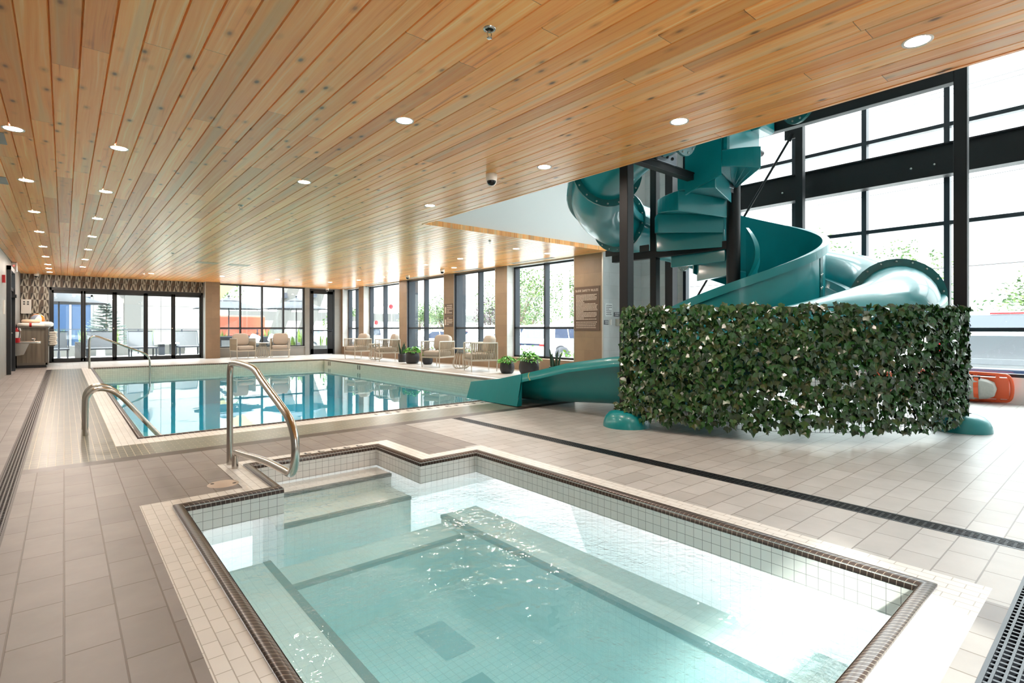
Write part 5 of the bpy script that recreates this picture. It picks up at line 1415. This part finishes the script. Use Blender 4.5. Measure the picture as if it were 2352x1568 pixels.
# vehicles
CARW = M('white car paint', (196, 198, 200), .18, 0, .5, coat=.6); CARR = M('red car paint', (190, 40, 40), .2, coat=.6); CARS = M('silver car paint', (96, 100, 106), .26, .3, coat=.6)
CGL = M('car window glass', (26, 36, 56), .05, 0, .5); CGLP = M('pale tinted car glass', (60, 76, 92), .05, 0, .8)
TYRE = M('tyre rubber', (34, 36, 44), .8); TAIL = M('tail lamp red', (150, 20, 24), .2); LAMP = M('clear lamp', (214, 220, 226), .1)
def vehicle(name, label, loc, rz, prof, W, wheels, windows, paint, wr=.36, extra=None):
    """prof: side outline (x along the car, z); extruded across the width with tumblehome"""
    t = thing(name, label, 'car', loc, rz=0); k = MB(); n = len(prof); hw = W/2
    R = Matrix.Rotation(rz, 4, 'Z'); T = Matrix.Translation(loc) @ R
    def wd(z): return hw if z < .95 else hw-(z-.95)*.22
    L_ = [T @ Vector((x, -wd(z), z)) for x, z in prof]; Rr = [T @ Vector((x, wd(z), z)) for x, z in prof]
    Li = [T @ Vector((x*.985, -wd(z)*.93, z+(.0 if z > .3 else 0))) for x, z in prof]
    v = L_+Rr; f = [tuple(range(n)), tuple(range(n, 2*n))[::-1]] + [(i, n+i, n+(i+1) % n, (i+1) % n) for i in range(n)]
    k.add(v, f, 0, False); body = k.build('body', paint, t, bevel=.06, weld=True); body.modifiers['bevel'].segments = 3; body.modifiers['bevel'].angle_limit = math.radians(25)
    for kind, pts in windows:
        k = MB()
        if kind == 'side':
            for sg in (-1, 1): k.add([T @ Vector((x, sg*(wd(z)+.012), z)) for x, z in pts], [tuple(range(len(pts)))[::-sg]])
        else:   # across: two side-profile points, a slab over most of the width
            (xa, za), (xb, zb) = pts; nx = (zb-za); nz = -(xb-xa); l_ = math.hypot(nx, nz); ox, oz = nx/l_*.014, nz/l_*.014
            if kind == 'rear': ox, oz = -ox, -oz
            k.add([T @ Vector((xa+ox, -wd(za)*.86, za+oz)), T @ Vector((xa+ox, wd(za)*.86, za+oz)), T @ Vector((xb+ox, wd(zb)*.84, zb+oz)), T @ Vector((xb+ox, -wd(zb)*.84, zb+oz))], [(0,1,2,3)])
        k.build('window', CGL if paint is not CARS else CGLP, t)
    for x in wheels:
        for sg in (-1, 1):
            Mw = T @ Matrix.Translation((x, sg*(hw-.02), wr)) @ Matrix.Rotation(PI/2*sg, 4, 'X')
            k = MB(); k.lathe([(0,-.02),(wr*.6,-.02),(wr*.66,-.03)], M=None, n=4) if False else None
            k.lathe([(wr*.62,-.03),(wr*.98,-.03),(wr,.0),(wr,.2),(wr*.6,.2)], n=24, M=None)
            k.v = [tuple(Mw @ Vector((p[0], p[1], -p[2]+.02))) for p in k.v]; w_ = k.build('wheel', TYRE, t)
            k = MB(); k.lathe([(0,.045),(.06,.05),(.07,.03)], n=12)
            for q in range(5):
                a = 2*PI*q/5; k.bar((.04*math.cos(a),.04*math.sin(a),.035),(wr*.62*math.cos(a),wr*.62*math.sin(a),.03),.06,.03)
            k.lathe([(wr*.56,.02),(wr*.60,.045),(wr*.66,.03)], n=24)
            k.v = [tuple(Mw @ Vector(p)) for p in k.v]; k.build('rim', CARS, w_)
            k = MB(); k.lathe([(wr*1.0,.0),(wr*1.16,.0)], n=28); k.lathe([(0,-.004),(wr*1.1,-.004)], n=28); k.v = [tuple(Mw @ Vector((p[0],p[1],p[2]+.004-.0))) for p in k.v]; k.build('wheel_arch', TYRE, t)
    if extra:
        for nm, mat, boxes in extra:
            k = MB()
            for (x0,y0,z0,x1,y1,z1) in boxes:
                c = Matrix.Translation(((x0+x1)/2,(y0+y1)/2,(z0+z1)/2)); k.obox(T @ c, abs(x1-x0), abs(y1-y0), abs(z1-z0))
            k.build(nm, mat, t, bevel=.01)
    return t
# x axis = forward; rear bumper at x=0
suv = [(0,.42),(.02,.75),(.10,1.08),(.42,1.66),(.62,1.74),(2.6,1.76),(3.3,1.62),(3.85,1.12),(4.75,.98),(4.88,.70),(4.86,.36),(4.3,.30),(.5,.30)]
vehicle('suv', 'white sport utility vehicle parked outside the window nearest the slide', (15.35, 16.95, -.45), 0, suv, 1.94, (.95, 3.9),
        [('rear',((.14,1.14),(.40,1.60))),('side',[(.62,1.16),(.72,1.58),(1.45,1.62),(1.45,1.14)]),('side',[(1.52,1.14),(1.52,1.62),(2.5,1.62),(2.5,1.12)]),('side',[(2.57,1.12),(2.57,1.62),(3.2,1.52),(3.6,1.12)]),('front',((3.35,1.58),(3.82,1.14)))], CARW, .39,
        [('tail_lamp',TAIL,[(-.01,-.95,.82,.30,-.62,.90),(-.01,.62,.82,.30,.95,.90)]),('light_bar',CGL,[(-.02,-.62,.84,.04,.62,.92)]),('plate',SIGNWH,[(-.03,-.10,.60,.0,.42,.74)]),('bumper',CGL,[(-.02,-.9,.36,.12,.9,.42)]),('mirror',CARW,[(3.25,-1.12,1.12,3.42,-.92,1.26),(3.25,.92,1.12,3.42,1.12,1.26)])])
hatch = [(0,.42),(.0,.9),(.15,1.15),(.35,1.62),(.7,1.72),(2.3,1.74),(2.75,1.66),(3.75,1.12),(4.5,.92),(4.7,.66),(4.68,.34),(4.2,.28),(.4,.28)]
vehicle('car', 'white car parked outside the second window, nose towards the building', (18.6, 20.6, -.45), PI, hatch, 1.86, (.9, 3.75),
        [('side',[(.45,1.14),(.55,1.56),(1.3,1.62),(1.3,1.12)]),('side',[(1.36,1.12),(1.36,1.62),(2.5,1.60),(3.2,1.16)]),('front',((2.85,1.60),(3.70,1.14)))], CARW, .36,
        [('head_lamp',LAMP,[(4.4,-.9,.72,4.68,-.55,.86),(4.4,.55,.72,4.68,.9,.86)]),('mirror',CARW,[(3.0,-1.1,1.1,3.15,-.9,1.24),(3.0,.9,1.1,3.15,1.1,1.24)])])
sedan = [(0,.42),(.02,.82),(.2,.98),(.75,1.02),(1.35,1.42),(1.8,1.47),(2.6,1.46),(3.35,1.02),(4.3,.86),(4.5,.62),(4.48,.32),(4.0,.27),(.5,.27)]
vehicle('car', 'white low car between the red car and the second window', (17.8, 25.6, -.45), PI, sedan, 1.8, (.85, 3.55), [('side',[(1.05,1.03),(1.4,1.38),(2.0,1.41),(2.0,1.03)]),('side',[(2.06,1.03),(2.06,1.41),(2.5,1.40),(3.1,1.05)]),('front',((2.65,1.42),(3.3,1.04)))], CARW, .33, [('head_lamp',LAMP,[(4.2,-.85,.62,4.48,-.5,.74),(4.2,.5,.62,4.48,.85,.74)])])
vehicle('car', 'red car parked beyond the third window', (21.5, 29.6, -.45), PI+.2, sedan, 1.8, (.85, 3.55), [('side',[(1.05,1.03),(1.4,1.38),(2.0,1.41),(2.0,1.03)]),('side',[(2.06,1.03),(2.06,1.41),(2.5,1.40),(3.1,1.05)]),('front',((2.65,1.42),(3.3,1.04)))], CARR, .33, [('head_lamp',LAMP,[(4.2,-.85,.62,4.48,-.5,.74),(4.2,.5,.62,4.48,.85,.74)])])
vehicle('car', 'white car with a blue plate seen through the fourth window', (18.0, 35.5, -.45), PI+.3, hatch, 1.8, (.9, 3.75), [('side',[(1.36,1.12),(1.36,1.62),(2.5,1.60),(3.2,1.16)]),('front',((2.85,1.60),(3.70,1.14)))], CARW, .36, [('grille',BLUEG,[(4.62,-.4,.5,4.72,.4,.75)])])
vehicle('car', 'white car parked behind the glass railing, right of the white building', (17.5, 38.6, -.45), PI*.9, sedan, 1.8, (.85, 3.55), [('side',[(1.05,1.03),(1.4,1.38),(2.0,1.41),(2.0,1.03)]),('front',((2.65,1.42),(3.3,1.04)))], CARW, .33)
vehicle('car', 'dark windowed silver car beyond the patio sofa', (17.5, 42.5, -.45), PI, sedan, 1.8, (.85, 3.55), [('side',[(1.05,1.03),(1.4,1.38),(2.0,1.41),(2.0,1.03)]),('side',[(2.06,1.03),(2.06,1.41),(2.5,1.40),(3.1,1.05)]),('front',((2.65,1.42),(3.3,1.04)))], CARS, .33)
# pickup: rear tailgate faces the building
pk = [(0,.55),(.0,.78),(.03,1.42),(1.75,1.42),(1.80,1.45),(2.02,1.93),(2.3,1.98),(3.5,1.98),(4.2,1.42),(5.5,1.28),(5.75,.9),(5.72,.5),(5.2,.42),(.5,.42)]
vehicle('pickup_truck', 'white pickup truck outside the curtain wall with its silver tailgate towards the building', (15.0, 1.98, -.45), 0, pk, 2.02, (1.15, 4.75),
        [('rear',((1.83,1.49),(2.0,1.88))),('side',[(2.15,1.48),(2.25,1.88),(2.8,1.90),(2.8,1.46)]),('side',[(2.86,1.46),(2.86,1.90),(3.4,1.90),(3.95,1.46)]),('front',((3.55,1.94),(4.15,1.46)))], CARW, .42,
        [('tailgate',CARS,[(-.035,-.80,.80,.02,.80,1.41)]),('tail_lamp',TAIL,[(-.03,-1.0,.92,.12,-.86,1.36),(-.03,.86,.92,.12,1.0,1.36)]),('bumper',CGL,[(-.14,-.98,.48,.05,.98,.70)]),('tailgate_step',ZINC,[(-.05,-.78,.79,-.02,.78,.92)]),('brake_lamp',TAIL,[(1.96,-.3,1.90,2.0,.3,1.94)]),('seat_headrest',BLACK,[(2.4,-.55,1.50,2.55,-.25,1.76),(2.4,.2,1.50,2.55,.5,1.76)])])
